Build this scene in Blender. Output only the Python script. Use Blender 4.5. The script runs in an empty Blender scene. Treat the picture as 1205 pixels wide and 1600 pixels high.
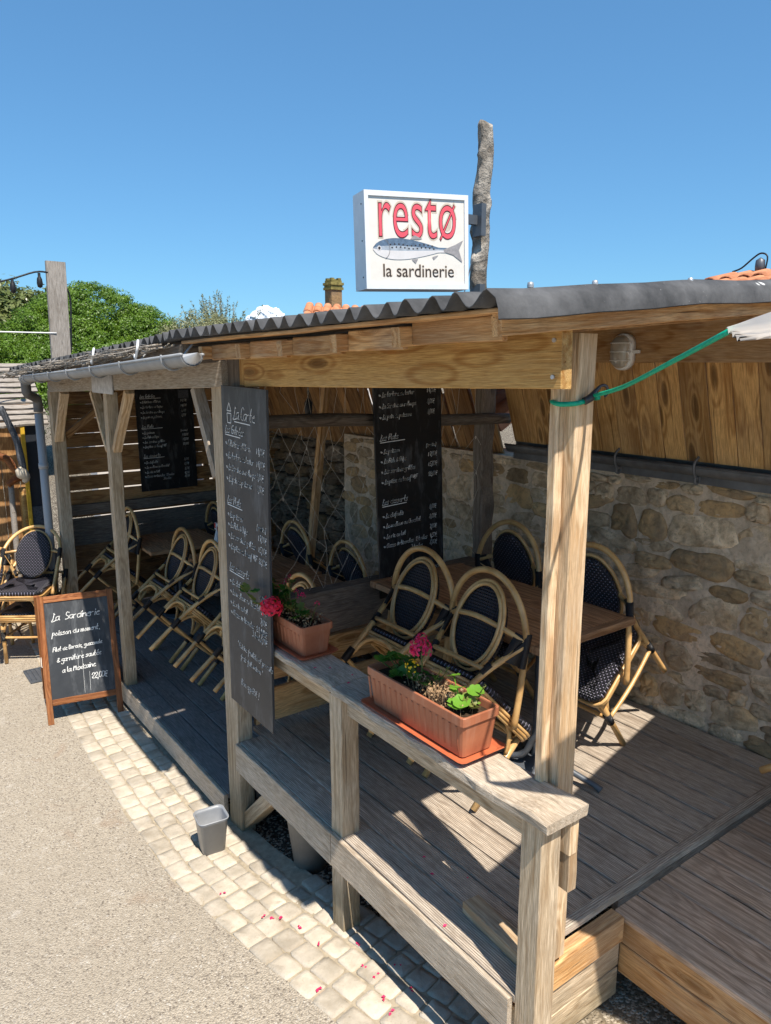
import bpy, bmesh, math, random
import numpy as np
from mathutils import Vector, Matrix, noise as mnoise
R = random.Random(7)
S = bpy.context.scene
# ---------------------------------------------------------------- camera, world, sun, exposure
CAM_Z = 2.0
cd = bpy.data.cameras.new('camera'); cam = bpy.data.objects.new('camera', cd); S.collection.objects.link(cam)
cd.sensor_fit = 'VERTICAL'; cd.sensor_height = 24; cd.lens = 24*1160/1600; cd.clip_end = 3000; cd.clip_start = .05
_yaw = math.radians(36.3); _p = math.atan(232/1160)
_F = Vector((math.sin(_yaw)*math.cos(_p), math.cos(_yaw)*math.cos(_p), -math.sin(_p)))
cam.location = (0, 0, CAM_Z); cam.rotation_euler = _F.to_track_quat('-Z', 'Y').to_euler()
S.camera = cam
SUN = Vector((-.10, -.55, 1)).normalized()
w = bpy.data.worlds.new("World"); S.world = w; w.use_nodes = True
wn = w.node_tree.nodes; wl = w.node_tree.links
bg = wn['Background']; sky = wn.new('ShaderNodeTexSky'); sky.sky_type = 'NISHITA'; sky.sun_disc = False
sky.sun_elevation = math.asin(SUN.z); sky.sun_rotation = math.atan2(SUN.x, SUN.y)
sky.altitude = 0; sky.air_density = 1.0; sky.dust_density = .1; sky.ozone_density = 3.0
sp_ = wn.new('ShaderNodeSeparateColor'); cb_ = wn.new('ShaderNodeCombineColor'); wl.new(sky.outputs[0], sp_.inputs[0])
for _i, (_g, _k) in enumerate(((.66, .0960), (.66, .1767), (.66, .2417))):      # evens out the clear sky as the photo shows it
    _a = wn.new('ShaderNodeMath'); _a.operation = 'POWER'; _a.inputs[1].default_value = _g; wl.new(sp_.outputs[_i], _a.inputs[0])
    _b = wn.new('ShaderNodeMath'); _b.operation = 'MULTIPLY'; _b.inputs[1].default_value = _k*10/3.03*1.10; wl.new(_a.outputs[0], _b.inputs[0]); wl.new(_b.outputs[0], cb_.inputs[_i])
wl.new(cb_.outputs[0], bg.inputs[0]); bg.inputs[1].default_value = .1
sl = bpy.data.lights.new('sun', 'SUN'); sl.energy = 2.5; sl.angle = math.radians(.53); sl.color = (1, .93, .83)
so = bpy.data.objects.new('sun', sl); S.collection.objects.link(so); so.rotation_euler = (-SUN).to_track_quat('-Z', 'Y').to_euler()
S.view_settings.view_transform = 'Standard'; S.view_settings.look = 'None'; S.view_settings.exposure = 1.6; S.view_settings.gamma = 1
S.view_settings.use_curve_mapping = False
S.cycles.max_bounces = 10; S.cycles.diffuse_bounces = 8

# ---------------------------------------------------------------- material helpers
class NT:
    def __init__(s, name, rough=.7, spec=.3):
        s.m = bpy.data.materials.new(name); s.m.use_nodes = True; s.t = s.m.node_tree; s.n = s.t.nodes
        s.b = s.n['Principled BSDF']; s.b.inputs['Roughness'].default_value = rough
        s.b.inputs['Specular IOR Level'].default_value = spec; s.co = None
    def new(s, t, **k):
        x = s.n.new(t)
        for a, v in k.items(): setattr(x, a, v)
        return x
    def link(s, a, b): s.t.links.new(a, b)
    def coord(s, scale=(1, 1, 1), rand=True, kind='Object'):
        tc = s.new('ShaderNodeTexCoord'); mp = s.new('ShaderNodeVectorMath', operation='MULTIPLY_ADD')
        mp.inputs[1].default_value = scale; s.link(tc.outputs[kind], mp.inputs[0])
        if rand:
            oi = s.new('ShaderNodeObjectInfo'); ml = s.new('ShaderNodeMath', operation='MULTIPLY'); ml.inputs[1].default_value = 57.3
            s.link(oi.outputs['Random'], ml.inputs[0]); s.link(ml.outputs[0], mp.inputs[2])
        return mp.outputs[0]
    def noise(s, vec, scale, detail=4, rough=.55, dist=0):
        x = s.new('ShaderNodeTexNoise'); x.inputs['Scale'].default_value = scale; x.inputs['Detail'].default_value = detail
        x.inputs['Roughness'].default_value = rough; x.inputs['Distortion'].default_value = dist; s.link(vec, x.inputs['Vector']); return x.outputs[0]
    def voro(s, vec, scale, feature='F1', out='Distance', rnd=1):
        x = s.new('ShaderNodeTexVoronoi', feature=feature); x.inputs['Scale'].default_value = scale; x.inputs['Randomness'].default_value = rnd
        s.link(vec, x.inputs['Vector']); return x.outputs[out]
    def ramp(s, f, *st):
        x = s.new('ShaderNodeValToRGB'); e = x.color_ramp.elements
        while len(e) < len(st): e.new(.5)
        for q, (p, c) in zip(e, st):
            q.position = p; q.color = (c, c, c, 1) if isinstance(c, (int, float)) else (*c, 1)
        s.link(f, x.inputs[0]); return x.outputs[0]
    def mix(s, f, a, b, mode='MIX'):
        x = s.new('ShaderNodeMix', data_type='RGBA', blend_type=mode)
        for i, v in ((0, f), (6, a), (7, b)):
            if isinstance(v, (int, float)): x.inputs[i].default_value = v
            elif isinstance(v, tuple): x.inputs[i].default_value = (*v, 1)
            else: s.link(v, x.inputs[i])
        return x.outputs[2]
    def math(s, op, a, b=0, c=0):
        x = s.new('ShaderNodeMath', operation=op)
        for i, v in enumerate((a, b, c)):
            if isinstance(v, (int, float)): x.inputs[i].default_value = v
            else: s.link(v, x.inputs[i])
        return x.outputs[0]
    def rnd(s):
        return s.new('ShaderNodeObjectInfo').outputs['Random']
    def color(s, c):
        if isinstance(c, tuple): s.b.inputs['Base Color'].default_value = (*c, 1)
        else: s.link(c, s.b.inputs['Base Color'])
    def rough(s, r): s.link(r, s.b.inputs['Roughness'])
    def bump(s, h, strength=.5, dist=.01):
        x = s.new('ShaderNodeBump'); x.inputs['Strength'].default_value = strength; x.inputs['Distance'].default_value = dist
        s.link(h, x.inputs['Height']); s.link(x.outputs[0], s.b.inputs['Normal']); return x

def wood(name, dark, light, weather=0, grey=(.3, .28, .26), groove=0, rough=.75, knots=.7, bumpd=.003, algae=0):
    m = NT(name, rough, .25)
    v = m.coord((1, 1, 1))
    st = m.new('ShaderNodeVectorMath', operation='MULTIPLY'); st.inputs[1].default_value = (.6, 15, 15); m.link(v, st.inputs[0])
    big = m.noise(v, 2.6, 3, .5)
    # knots: stretched voronoi
    kv = m.new('ShaderNodeVectorMath', operation='MULTIPLY'); kv.inputs[1].default_value = (2.6, 10, 10); m.link(v, kv.inputs[0])
    kd = m.voro(kv.outputs[0], 1.0)
    kn = m.ramp(kd, (.10, 1), (.165, .8), (.20, .3), (.46, 0))
    wav = m.new('ShaderNodeTexWave', wave_type='BANDS', bands_direction='Y'); wav.inputs['Scale'].default_value = 9
    wav.inputs['Distortion'].default_value = 5; wav.inputs['Detail'].default_value = 2; wav.inputs['Detail Scale'].default_value = .6
    wv = m.new('ShaderNodeVectorMath', operation='MULTIPLY_ADD'); wv.inputs[1].default_value = (.22, 1, 1)
    m.link(v, wv.inputs[0]); km = m.new('ShaderNodeVectorMath', operation='SCALE'); m.link(kn, km.inputs[0]); km.inputs['Scale'].default_value = .16
    m.link(km.outputs[0], wv.inputs[2]); m.link(wv.outputs[0], wav.inputs['Vector'])
    fib = m.noise(st.outputs[0], 5, 6, .65, .3)
    fine = m.noise(st.outputs[0], 26, 3, .6)
    g = m.math('ADD', m.math('MULTIPLY', wav.outputs[0], .30), m.math('MULTIPLY', fib, .93))
    c = m.mix(m.ramp(g, (.40, 0), (.74, 1)), dark, light)
    c = m.mix(m.math('MULTIPLY', m.ramp(kd, (.10, 1), (.17, .8), (.22, .12), (.30, 0)), knots), c, tuple(x*.32 for x in dark))
    hsv = m.new('ShaderNodeHueSaturation'); m.link(c, hsv.inputs['Color'])
    m.link(m.math('ADD', .72, m.math('MULTIPLY', m.rnd(), .5)), hsv.inputs['Value']); c = hsv.outputs[0]
    if weather:
        f = m.ramp(m.math('ADD', m.math('MULTIPLY', big, .7), m.math('MULTIPLY', fib, .5)), (.62-weather*.38, 0), (.78-weather*.18, 1))
        gcol = m.mix(fine, tuple(x*.55 for x in grey), tuple(min(1, x*1.35) for x in grey))
        c = m.mix(m.math('MULTIPLY', f, min(1, weather+.25)), c, gcol)
    c = m.mix(m.ramp(fine, (.36, .55), (.62, 0)), c, tuple(x*.55 for x in dark)); c = m.mix(m.ramp(fib, (.60, 0), (.80, .45)), c, tuple(min(1, x*1.25) for x in light))
    cs = m.new('ShaderNodeVectorMath', operation='MULTIPLY'); cs.inputs[1].default_value = (.9, 38, 38); m.link(v, cs.inputs[0])
    cr = m.ramp(m.noise(cs.outputs[0], 2.2, 3, .6, .4), (.285, 0), (.335, 1))      # fine drying cracks
    c = m.mix(m.math('MULTIPLY', m.math('SUBTRACT', 1, cr), .75), c, tuple(x*.35 for x in dark))
    sp_ = m.noise(v, 3.3, 5, .7, .8); c = m.mix(m.ramp(sp_, (.55, 0), (.72, .38)), c, tuple(x*.62 for x in dark))
    h = m.math('ADD', m.math('ADD', fib, m.math('MULTIPLY', fine, .5)), m.math('MULTIPLY', cr, 1.2))
    if algae:
        tc = m.new('ShaderNodeNewGeometry'); sx = m.new('ShaderNodeSeparateXYZ'); m.link(tc.outputs['Position'], sx.inputs[0])
        a = m.ramp(m.math('ADD', m.math('MULTIPLY', sx.outputs[2], -1.6), m.math('MULTIPLY', big, .8)), (.75, 0), (1.15, 1))
        c = m.mix(m.math('MULTIPLY', a, algae), c, (.085, .08, .035))
    if groove:
        sx = m.new('ShaderNodeSeparateXYZ'); tc = m.new('ShaderNodeTexCoord'); m.link(tc.outputs['Object'], sx.inputs[0])
        sn = m.math('SINE', m.math('MULTIPLY', sx.outputs[1], 2*math.pi/.0092))
        gr = m.ramp(m.math('MULTIPLY_ADD', sn, .5, .5), (.05, 0), (.5, 1))
        c = m.mix(m.math('MULTIPLY', m.math('SUBTRACT', 1, gr), groove), c, tuple(x*.3 for x in dark))
        h = m.math('ADD', h, m.math('MULTIPLY', gr, .8))
    m.color(c); m.bump(h, .7, bumpd*1.5); m.rough(m.math('ADD', rough-.12, m.math('MULTIPLY', fib, .25)))
    return m.m

def plain(name, col, rough=.5, spec=.5, metal=0, var=.12, nscale=20, bump=0, bscale=60):
    m = NT(name, rough, spec); m.b.inputs['Metallic'].default_value = metal
    v = m.coord(); n = m.noise(v, nscale, 4, .6)
    m.color(m.mix(m.ramp(n, (.3, 0), (.7, 1)), tuple(x*(1-var) for x in col), tuple(min(1, x*(1+var)) for x in col)))
    if bump: m.bump(m.noise(v, bscale, 4), bump, .003)
    return m.m

M = {}
M['post'] = wood('weathered_post_wood', (.40, .27, .15), (.76, .585, .38), .45, (.62, .515, .385), algae=.45, knots=.6)
M['rail'] = wood('weathered_rail_wood', (.33, .235, .145), (.68, .54, .39), .65, (.60, .515, .41), knots=.5, bumpd=.005)
M['newpost'] = wood('bare_pine_post', (.50, .32, .17), (.80, .60, .38), .15, (.45, .4, .33), knots=.5)
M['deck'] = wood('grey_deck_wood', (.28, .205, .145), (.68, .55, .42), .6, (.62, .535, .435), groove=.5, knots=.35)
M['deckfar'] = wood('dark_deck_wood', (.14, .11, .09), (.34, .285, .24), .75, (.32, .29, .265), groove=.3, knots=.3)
M['step'] = wood('brown_step_wood', (.32, .21, .135), (.62, .44, .31), .3, (.55, .435, .33), knots=.4)
M['gold'] = wood('golden_beam_wood', (.46, .215, .05), (.80, .50, .18), .1, (.45, .33, .2), knots=.9, rough=.6)
M['rafter'] = wood('rafter_wood', (.42, .20, .065), (.72, .44, .20), .25, (.40, .33, .25), knots=.6, rough=.65)
M['soffit'] = wood('soffit_wood', (.38, .185, .055), (.74, .44, .17), .08, (.3, .22, .15), knots=.95, rough=.6)
M['brownboard'] = wood('brown_board_wood', (.24, .11, .038), (.50, .27, .105), .2, (.22, .17, .12), knots=.8)
M['oldboard'] = wood('old_grey_board_wood', (.09, .065, .045), (.25, .195, .145), .6, (.25, .215, .18), knots=.6)
M['table'] = wood('table_wood', (.30, .14, .06), (.62, .34, .17), .1, (.42, .3, .2), knots=.2, rough=.45)
M['redwood'] = wood('red_stained_wood', (.20, .065, .022), (.36, .14, .05), .05, (.3, .2, .1), knots=.1, rough=.45)
M['log'] = wood('dark_log_wood', (.11, .08, .058), (.28, .21, .155), .5, (.2, .17, .14), knots=.5)
M['lath'] = wood('pale_lath_wood', (.20, .16, .12), (.42, .37, .31), .8, (.38, .34, .30), knots=.2)
M['beamgrey'] = wood('pale_grey_beam_wood', (.26, .17, .09), (.50, .41, .30), .75, (.46, .40, .33), knots=1.0)

def rattan():
    m = NT('rattan_cane', .32, .5); v = m.coord()
    n = m.noise(v, 9, 4, .6); f = m.noise(v, 60, 3)
    c = m.mix(m.ramp(n, (.3, 0), (.75, 1)), (.44, .225, .07), (.76, .49, .21))
    c = m.mix(m.ramp(f, (.62, 0), (.75, .55)), c, (.16, .08, .03))
    sx = m.new('ShaderNodeHueSaturation'); m.link(c, sx.inputs['Color']); m.link(m.math('ADD', .8, m.math('MULTIPLY', m.rnd(), .35)), sx.inputs['Value'])
    m.color(sx.outputs[0]); m.bump(m.noise(v, 40, 3), .25, .002); return m.m
M['rattan'] = rattan()
def weave(name, ax):
    m = NT(name, .38, .5); tc = m.new('ShaderNodeTexCoord'); s = m.new('ShaderNodeSeparateXYZ'); m.link(tc.outputs['Object'], s.inputs[0])
    k = math.pi/.0125
    a = m.math('SINE', m.math('MULTIPLY', s.outputs[0], k)); b = m.math('SINE', m.math('MULTIPLY', s.outputs[ax], k))
    ab = m.math('MULTIPLY', a, b)
    h = m.math('ABSOLUTE', ab)
    dots = m.ramp(ab, (.6, 0), (.75, 1))
    m.color(m.mix(m.math('MULTIPLY', dots, .85), (.008, .008, .012), (.26, .24, .31))); m.bump(h, .9, .006); return m.m
M['weave_back'] = weave('black_weave_back', 2); M['weave_seat'] = weave('black_weave_seat', 1)
def dark_weave(name, ax):
    m = NT(name, .35, .5); tc = m.new('ShaderNodeTexCoord'); s = m.new('ShaderNodeSeparateXYZ'); m.link(tc.outputs['Object'], s.inputs[0])
    k = math.pi/.014
    a = m.math('SINE', m.math('MULTIPLY', s.outputs[0], k)); b = m.math('SINE', m.math('MULTIPLY', s.outputs[ax], k))
    h = m.math('ABSOLUTE', m.math('MULTIPLY', a, b))
    m.color(m.mix(h, (.008, .009, .013), (.045, .048, .068))); m.bump(h, 1, .008); return m.m
M['weave_rear'] = dark_weave('black_weave_rear', 2)
def binding():
    m = NT('black_cord_binding', .4, .5); v = m.coord(rand=False)
    w_ = m.new('ShaderNodeTexWave', wave_type='BANDS', bands_direction='Z'); w_.inputs['Scale'].default_value = 60; m.link(v, w_.inputs['Vector'])
    m.color(m.mix(w_.outputs[0], (.004, .004, .005), (.02, .02, .024))); m.bump(w_.outputs[0], .8, .003); return m.m
M['binding'] = binding()
def stone(name, cols, mort=False, disp=.006):
    m = NT(name, .92, .15); v = m.coord()
    n = m.noise(v, 7, 6, .62, .3); n2 = m.noise(v, 28, 5, .7); n3 = m.noise(v, 3, 3)
    c = m.mix(m.ramp(n, (.32, 0), (.7, 1)), cols[0], cols[1])
    if not mort:
        pick = m.ramp(m.rnd(), (.0, tuple(x*1.12 for x in cols[1])), (.45, cols[1]), (.7, tuple(x*.8 for x in cols[1])), (.86, cols[2]), (1, tuple(x*1.2 for x in cols[0])))
        c = m.mix(m.ramp(n, (.32, 0), (.66, 1)), cols[0], pick)
    c = m.mix(m.ramp(m.math('ADD', n3, m.math('MULTIPLY', m.rnd(), .22 if not mort else 0)), (.66, 0), (.86, .7)), c, cols[2])
    pits = m.ramp(m.voro(v, 55), (.05, 1), (.16, 0)); pit = m.math('MULTIPLY', pits, m.ramp(n, (.45, 0), (.6, 1)))
    c = m.mix(m.math('MULTIPLY', pit, .8), c, tuple(x*.3 for x in cols[0]))
    c = m.mix(m.ramp(n2, (.35, .5), (.55, 0)), c, tuple(x*.55 for x in cols[0]))
    hs = m.new('ShaderNodeHueSaturation'); m.link(c, hs.inputs['Color'])
    if not mort:
        r2 = m.math('FRACT', m.math('MULTIPLY', m.rnd(), 13.7)); m.link(m.math('ADD', .74, m.math('MULTIPLY', r2, .5)), hs.inputs['Value'])
    m.color(hs.outputs[0])
    h = m.math('SUBTRACT', m.math('ADD', m.math('MULTIPLY', n, 1.6), n2), pit); m.bump(h, .9, disp*2.2); return m.m
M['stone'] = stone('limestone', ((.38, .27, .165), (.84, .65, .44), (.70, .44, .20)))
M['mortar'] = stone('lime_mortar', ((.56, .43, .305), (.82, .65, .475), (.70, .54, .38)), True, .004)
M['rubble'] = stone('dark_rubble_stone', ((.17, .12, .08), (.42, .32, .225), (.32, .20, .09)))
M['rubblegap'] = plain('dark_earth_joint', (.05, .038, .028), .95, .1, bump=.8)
def paver():
    m = NT('cream_paver_stone', .85, .25); v = m.coord()
    n = m.noise(v, 12, 5, .6); n2 = m.noise(v, 90, 4, .7)
    c = m.mix(m.ramp(n, (.3, 0), (.7, 1)), (.42, .36, .275), (.60, .525, .42))
    c = m.mix(m.ramp(n2, (.28, .55), (.42, 0)), c, (.32, .26, .18))
    hs = m.new('ShaderNodeHueSaturation'); m.link(c, hs.inputs['Color']); c2 = m.mix(m.ramp(m.noise(v, 5, 4, .65), (.50, 0), (.72, .5)), c, (.27, .215, .15)); m.link(c2, hs.inputs['Color']); m.link(m.math('ADD', .78, m.math('MULTIPLY', m.rnd(), .30)), hs.inputs['Value'])
    m.color(hs.outputs[0]); m.bump(m.math('ADD', n2, m.math('MULTIPLY', n, 2)), .6, .004); return m.m
M['paver'] = paver()
def asphalt():
    m = NT('pale_aggregate_asphalt', .9, .2); tc = m.new('ShaderNodeNewGeometry'); v = tc.outputs['Position']
    a = m.voro(v, 130, out='Color'); sp = m.new('ShaderNodeSeparateColor'); m.link(a, sp.inputs[0])
    f = m.voro(v, 130); big = m.noise(v, 1.3, 5, .6); med = m.noise(v, 9, 4, .6)
    c = m.mix(m.ramp(sp.outputs[0], (.0, 0), (1, 1)), (.31, .265, .205), (.48, .415, .325))
    c = m.mix(m.ramp(sp.outputs[1], (.90, 0), (.93, .8)), c, (.13, .105, .085))
    c = m.mix(m.ramp(sp.outputs[2], (.95, 0), (.98, .55)), c, (.66, .62, .55))
    c = m.mix(m.math('MULTIPLY', m.ramp(f, (.35, 0), (.75, 1)), .3), c, (.26, .22, .175))
    c = m.mix(m.ramp(big, (.30, .5), (.60, 0)), c, (.33, .28, .215))
    c = m.mix(m.ramp(med, (.60, 0), (.75, .35)), c, (.62, .57, .50))
    st = m.noise(v, 2.1, 3, .7, 1.5); c = m.mix(m.ramp(st, (.62, 0), (.74, .45)), c, (.30, .21, .145))
    wh = m.noise(v, 5.5, 3, .75); c = m.mix(m.ramp(wh, (.75, 0), (.79, .6)), c, (.72, .69, .65))
    cv_ = m.new('ShaderNodeTexVoronoi', feature='DISTANCE_TO_EDGE'); cv_.inputs['Scale'].default_value = .55; wv_ = m.new('ShaderNodeVectorMath', operation='ADD'); m.link(v, wv_.inputs[0]); nz_ = m.new('ShaderNodeTexNoise'); nz_.inputs['Scale'].default_value = 3.5; nz_.inputs['Detail'].default_value = 5; m.link(v, nz_.inputs['Vector']); m.link(nz_.outputs['Color'], wv_.inputs[1]); m.link(wv_.outputs[0], cv_.inputs['Vector'])
    c = m.mix(m.math('MULTIPLY', m.ramp(cv_.outputs['Distance'], (.0, 1), (.006, 0)), m.ramp(big, (.48, 0), (.58, .55))), c, (.16, .13, .10))
    m.color(c); m.bump(m.math('ADD', m.math('MULTIPLY', f, -1.2), m.math('MULTIPLY', med, .8)), .75, .006); return m.m
M['asphalt'] = asphalt()
def gravel():
    m = NT('dark_earth_gravel', .95, .15); tc = m.new('ShaderNodeNewGeometry'); v = tc.outputs['Position']
    a = m.voro(v, 85, out='Color'); sp = m.new('ShaderNodeSeparateColor'); m.link(a, sp.inputs[0]); f = m.voro(v, 85)
    sx = m.new('ShaderNodeSeparateXYZ'); m.link(v, sx.inputs[0])
    c = m.mix(sp.outputs[0], (.035, .026, .018), (.12, .095, .07))
    c = m.mix(m.ramp(sp.outputs[1], (.72, 0), (.78, .9)), c, (.50, .44, .34))
    c = m.mix(m.ramp(sx.outputs[1], (.0, 0), (1, 0)), c, c)
    m.color(c); m.bump(m.math('MULTIPLY', f, -1), .9, .01); return m.m
M['gravel'] = gravel()
def roofmat():
    m = NT('dark_bitumen_sheet', .82, .22); v = m.coord(rand=False); n = m.noise(v, 6, 5, .65); n2 = m.noise(v, 90, 3, .7)
    c = m.mix(m.ramp(n, (.35, 0), (.7, 1)), (.045, .046, .048), (.125, .125, .128))
    c = m.mix(m.ramp(n2, (.70, 0), (.75, .8)), c, (.3, .3, .3)); c = m.mix(m.ramp(m.noise(v, 14, 2, .5), (.74, 0), (.77, .85)), c, (.6, .6, .58))
    m.color(c); m.bump(n2, .3, .003); return m.m
M['roof'] = roofmat()
M['zinc'] = plain('zinc_gutter', (.30, .31, .32), .6, .45, .3, .15, 9)
M['oldzinc'] = plain('dark_weathered_zinc', (.15, .148, .148), .6, .4, .3, .35, 7, .3)
M['pvc'] = plain('grey_plastic_pipe', (.36, .365, .375), .4, .4, 0, .05)
M['galv'] = plain('galvanised_sheet', (.50, .50, .50), .42, .5, .6, .25, 25)
def terracotta():
    m = NT('terracotta_plastic', .5, .4); v = m.coord(); n = m.noise(v, 6, 4, .6)
    st = m.new('ShaderNodeVectorMath', operation='MULTIPLY'); st.inputs[1].default_value = (30, 30, 2); m.link(v, st.inputs[0]); s2 = m.noise(st.outputs[0], 1.2, 3)
    c = m.mix(m.ramp(n, (.3, 0), (.7, 1)), (.31, .10, .048), (.47, .18, .09)); c = m.mix(m.ramp(s2, (.52, 0), (.72, .3)), c, (.52, .31, .21))
    m.color(c); m.bump(s2, .15, .003); return m.m
M['terra'] = terracotta()
M['saucer'] = plain('orange_saucer_plastic', (.50, .13, .055), .38, .5, 0, .1)
M['soil'] = plain('potting_soil', (.05, .032, .02), .95, .1, 0, .5, 60, 1)
def slate(name, c0, c1):
    m = NT(name, .5, .35); v = m.coord(); n = m.noise(v, 4, 5, .65)
    st = m.new('ShaderNodeVectorMath', operation='MULTIPLY'); st.inputs[1].default_value = (3, 3, .8); m.link(v, st.inputs[0]); n2 = m.noise(st.outputs[0], 5, 4, .7)
    c = m.mix(m.ramp(n, (.3, 0), (.75, 1)), c0, c1); c = m.mix(m.ramp(n2, (.52, 0), (.80, .5)), c, (.20, .21, .22)); m.color(c); return m.m
M['slate'] = slate('grey_chalkboard', (.028, .031, .036), (.055, .058, .062))
M['slateblack'] = slate('black_chalkboard', (.007, .007, .008), (.012, .012, .013))
M['chalk'] = plain('white_chalk_marker', (.80, .80, .78), .8, .1, 0, .15, 120)
M['white'] = plain('white_painted_metal', (.72, .74, .76), .4, .4, 0, .05)
M['whiteplastic'] = plain('white_plastic', (.75, .74, .72), .35, .5, 0, .05)
M['cream'] = plain('cream_sign_film', (.74, .69, .62), .35, .5, 0, .04)
M['pink'] = plain('pink_letter_film', (.78, .10, .13), .4, .4, 0, .04)
M['maroon'] = plain('dark_red_outline_film', (.10, .012, .015), .4)
M['blackink'] = plain('dark_brown_letter_film', (.03, .018, .012), .4)
M['halo'] = plain('tan_letter_halo_film', (.58, .48, .38), .4)
M['fishblue'] = plain('fish_back_blue', (.10, .15, .22), .4, .5, 0, .35, 60)
M['fishmid'] = plain('fish_side_grey', (.34, .38, .43), .4, .5, 0, .2, 50)
M['fishbelly'] = plain('fish_belly_white', (.66, .63, .62), .4, .5, 0, .06)
M['fishfin'] = plain('fish_fin_grey', (.30, .28, .28), .4, .5, 0, .2, 90)
M['bark'] = stone('grey_driftwood_bark', ((.13, .11, .09), (.56, .51, .44), (.30, .24, .18)), True, .01)
M['greenrope'] = plain('green_elastic_cord', (.0, .36, .22), .45, .4, 0, .2, 90)
M['hook'] = plain('dark_hook_metal', (.05, .052, .058), .4, .5, .3)
M['fabric'] = None
M['grey_plastic'] = plain('grey_bin_plastic', (.25, .26, .275), .4, .5, 0, .06)
M['dark_plastic'] = plain('dark_bucket_plastic', (.24, .225, .205), .5, .4, 0, .2, 8)
M['black'] = plain('black_rubber', (.012, .012, .013), .5, .4)
M['iron'] = plain('dark_cast_iron', (.09, .10, .115), .45, .5, .2, .15)
M['red'] = plain('red_plastic', (.5, .03, .025), .4)
M['thread'] = plain('pale_net_twine', (.62, .55, .46), .85, .1)
M['yellow'] = plain('yellow_painted_wood', (.60, .36, .03), .6, .3, 0, .15)
M['render'] = plain('pale_wall_render', (.72, .67, .62), .9, .1, 0, .06, 3)
M['magenta'] = plain('faded_pink_cloth', (.6, .3, .42), .9)
M['jersey'] = plain('dark_slate_panel', (.02, .024, .032), .6, .3, 0, .2, 6)
M['greypanel'] = plain('speckled_grey_panel', (.085, .09, .10), .8, .2, 0, .45, 70, .4)
def glassy():
    m = NT('clear_ribbed_glass', .12, .5); m.b.inputs['Transmission Weight'].default_value = .55; m.color((.62, .58, .5)); return m.m
M['glass'] = glassy()
def tiles():
    m = NT('orange_clay_tile', .85, .2); v = m.coord(); n = m.noise(v, 5, 5, .7)
    m.color(m.mix(m.ramp(n, (.3, 0), (.7, 1)), (.36, .13, .06), (.62, .28, .15))); m.bump(n, .5, .01); return m.m
M['tile'] = tiles()
def leafmat(name, c0, c1, rough=.45, trans=.25):
    m = NT(name, rough, .4); tc = m.new('ShaderNodeNewGeometry'); n = m.ramp(m.noise(tc.outputs['Position'], 2.2, 3, .6), (.34, 0), (.66, 1)); n2 = m.noise(tc.outputs['Position'], 31, 2)
    c = m.mix(m.math('ADD', m.math('MULTIPLY', n, .5), m.math('MULTIPLY', n2, .5)), c0, c1); m.color(c)
    tr = m.new('ShaderNodeBsdfTranslucent'); m.link(c, tr.inputs[0]); mx = m.new('ShaderNodeMixShader'); mx.inputs[0].default_value = trans
    out = m.n['Material Output']; m.link(m.b.outputs[0], mx.inputs[1]); m.link(tr.outputs[0], mx.inputs[2]); m.link(mx.outputs[0], out.inputs[0]); return m.m
M['leaf_pine'] = leafmat('pine_foliage', (.035, .095, .006), (.17, .28, .02))
M['leaf_mag'] = leafmat('magnolia_foliage', (.04, .08, .015), (.26, .28, .10), .25)
M['leaf_bush'] = leafmat('feathery_bush_foliage', (.14, .16, .07), (.33, .32, .16))
M['leaf_ger'] = leafmat('geranium_leaf', (.025, .09, .01), (.07, .2, .025), .4, .3)
M['leaf_lime'] = leafmat('bright_leaf', (.10, .27, .02), (.21, .42, .05), .4, .3)
M['leaf_olive'] = leafmat('yellow_green_leaf', (.12, .16, .03), (.25, .26, .07), .5, .3)
M['dry'] = leafmat('dry_flower_stalks', (.22, .12, .06), (.48, .33, .18), .8, .1)
M['petal'] = leafmat('hot_pink_petal', (.72, .015, .09), (.85, .05, .18), .6, .25)
M['petalred'] = leafmat('rose_red_petal', (.70, .012, .05), (.82, .04, .10), .6, .25)
M['yellowpetal'] = leafmat('yellow_petal', (.85, .50, .01), (.9, .62, .02), .5, .2)
M['fabric'] = leafmat('white_canvas', (.78, .74, .70), (.86, .82, .78), .9, .68)
M['cloud'] = plain('cloud_white', (.74, .78, .84), 1, 0)

# ---------------------------------------------------------------- object helpers
COL = S.collection
def link(name, me, mat=None, parent=None):
    o = bpy.data.objects.new(name, me); COL.objects.link(o)
    if mat is not None and me is not None and not me.materials: me.materials.append(M[mat] if isinstance(mat, str) else mat)
    if parent: o.parent = parent
    return o
def tag(o, label=None, cat=None, group=None, kind=None):
    for k, v in (('label', label), ('category', cat), ('group', group), ('kind', kind)):
        if v: o[k] = v
    return o
def thing(name, label, cat, loc=(0, 0, 0), rz=0, group=None, kind=None):
    o = bpy.data.objects.new(name, None); COL.objects.link(o); o.location = loc; o.rotation_euler = (0, 0, rz); o.empty_display_size = .05
    return tag(o, label, cat, group, kind)
def mesh(name, v, f, smooth=False):
    me = bpy.data.meshes.new(name); me.from_pydata([tuple(p) for p in v], [], f); me.update()
    if smooth: me.polygons.foreach_set('use_smooth', [True]*len(me.polygons))
    return me
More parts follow.
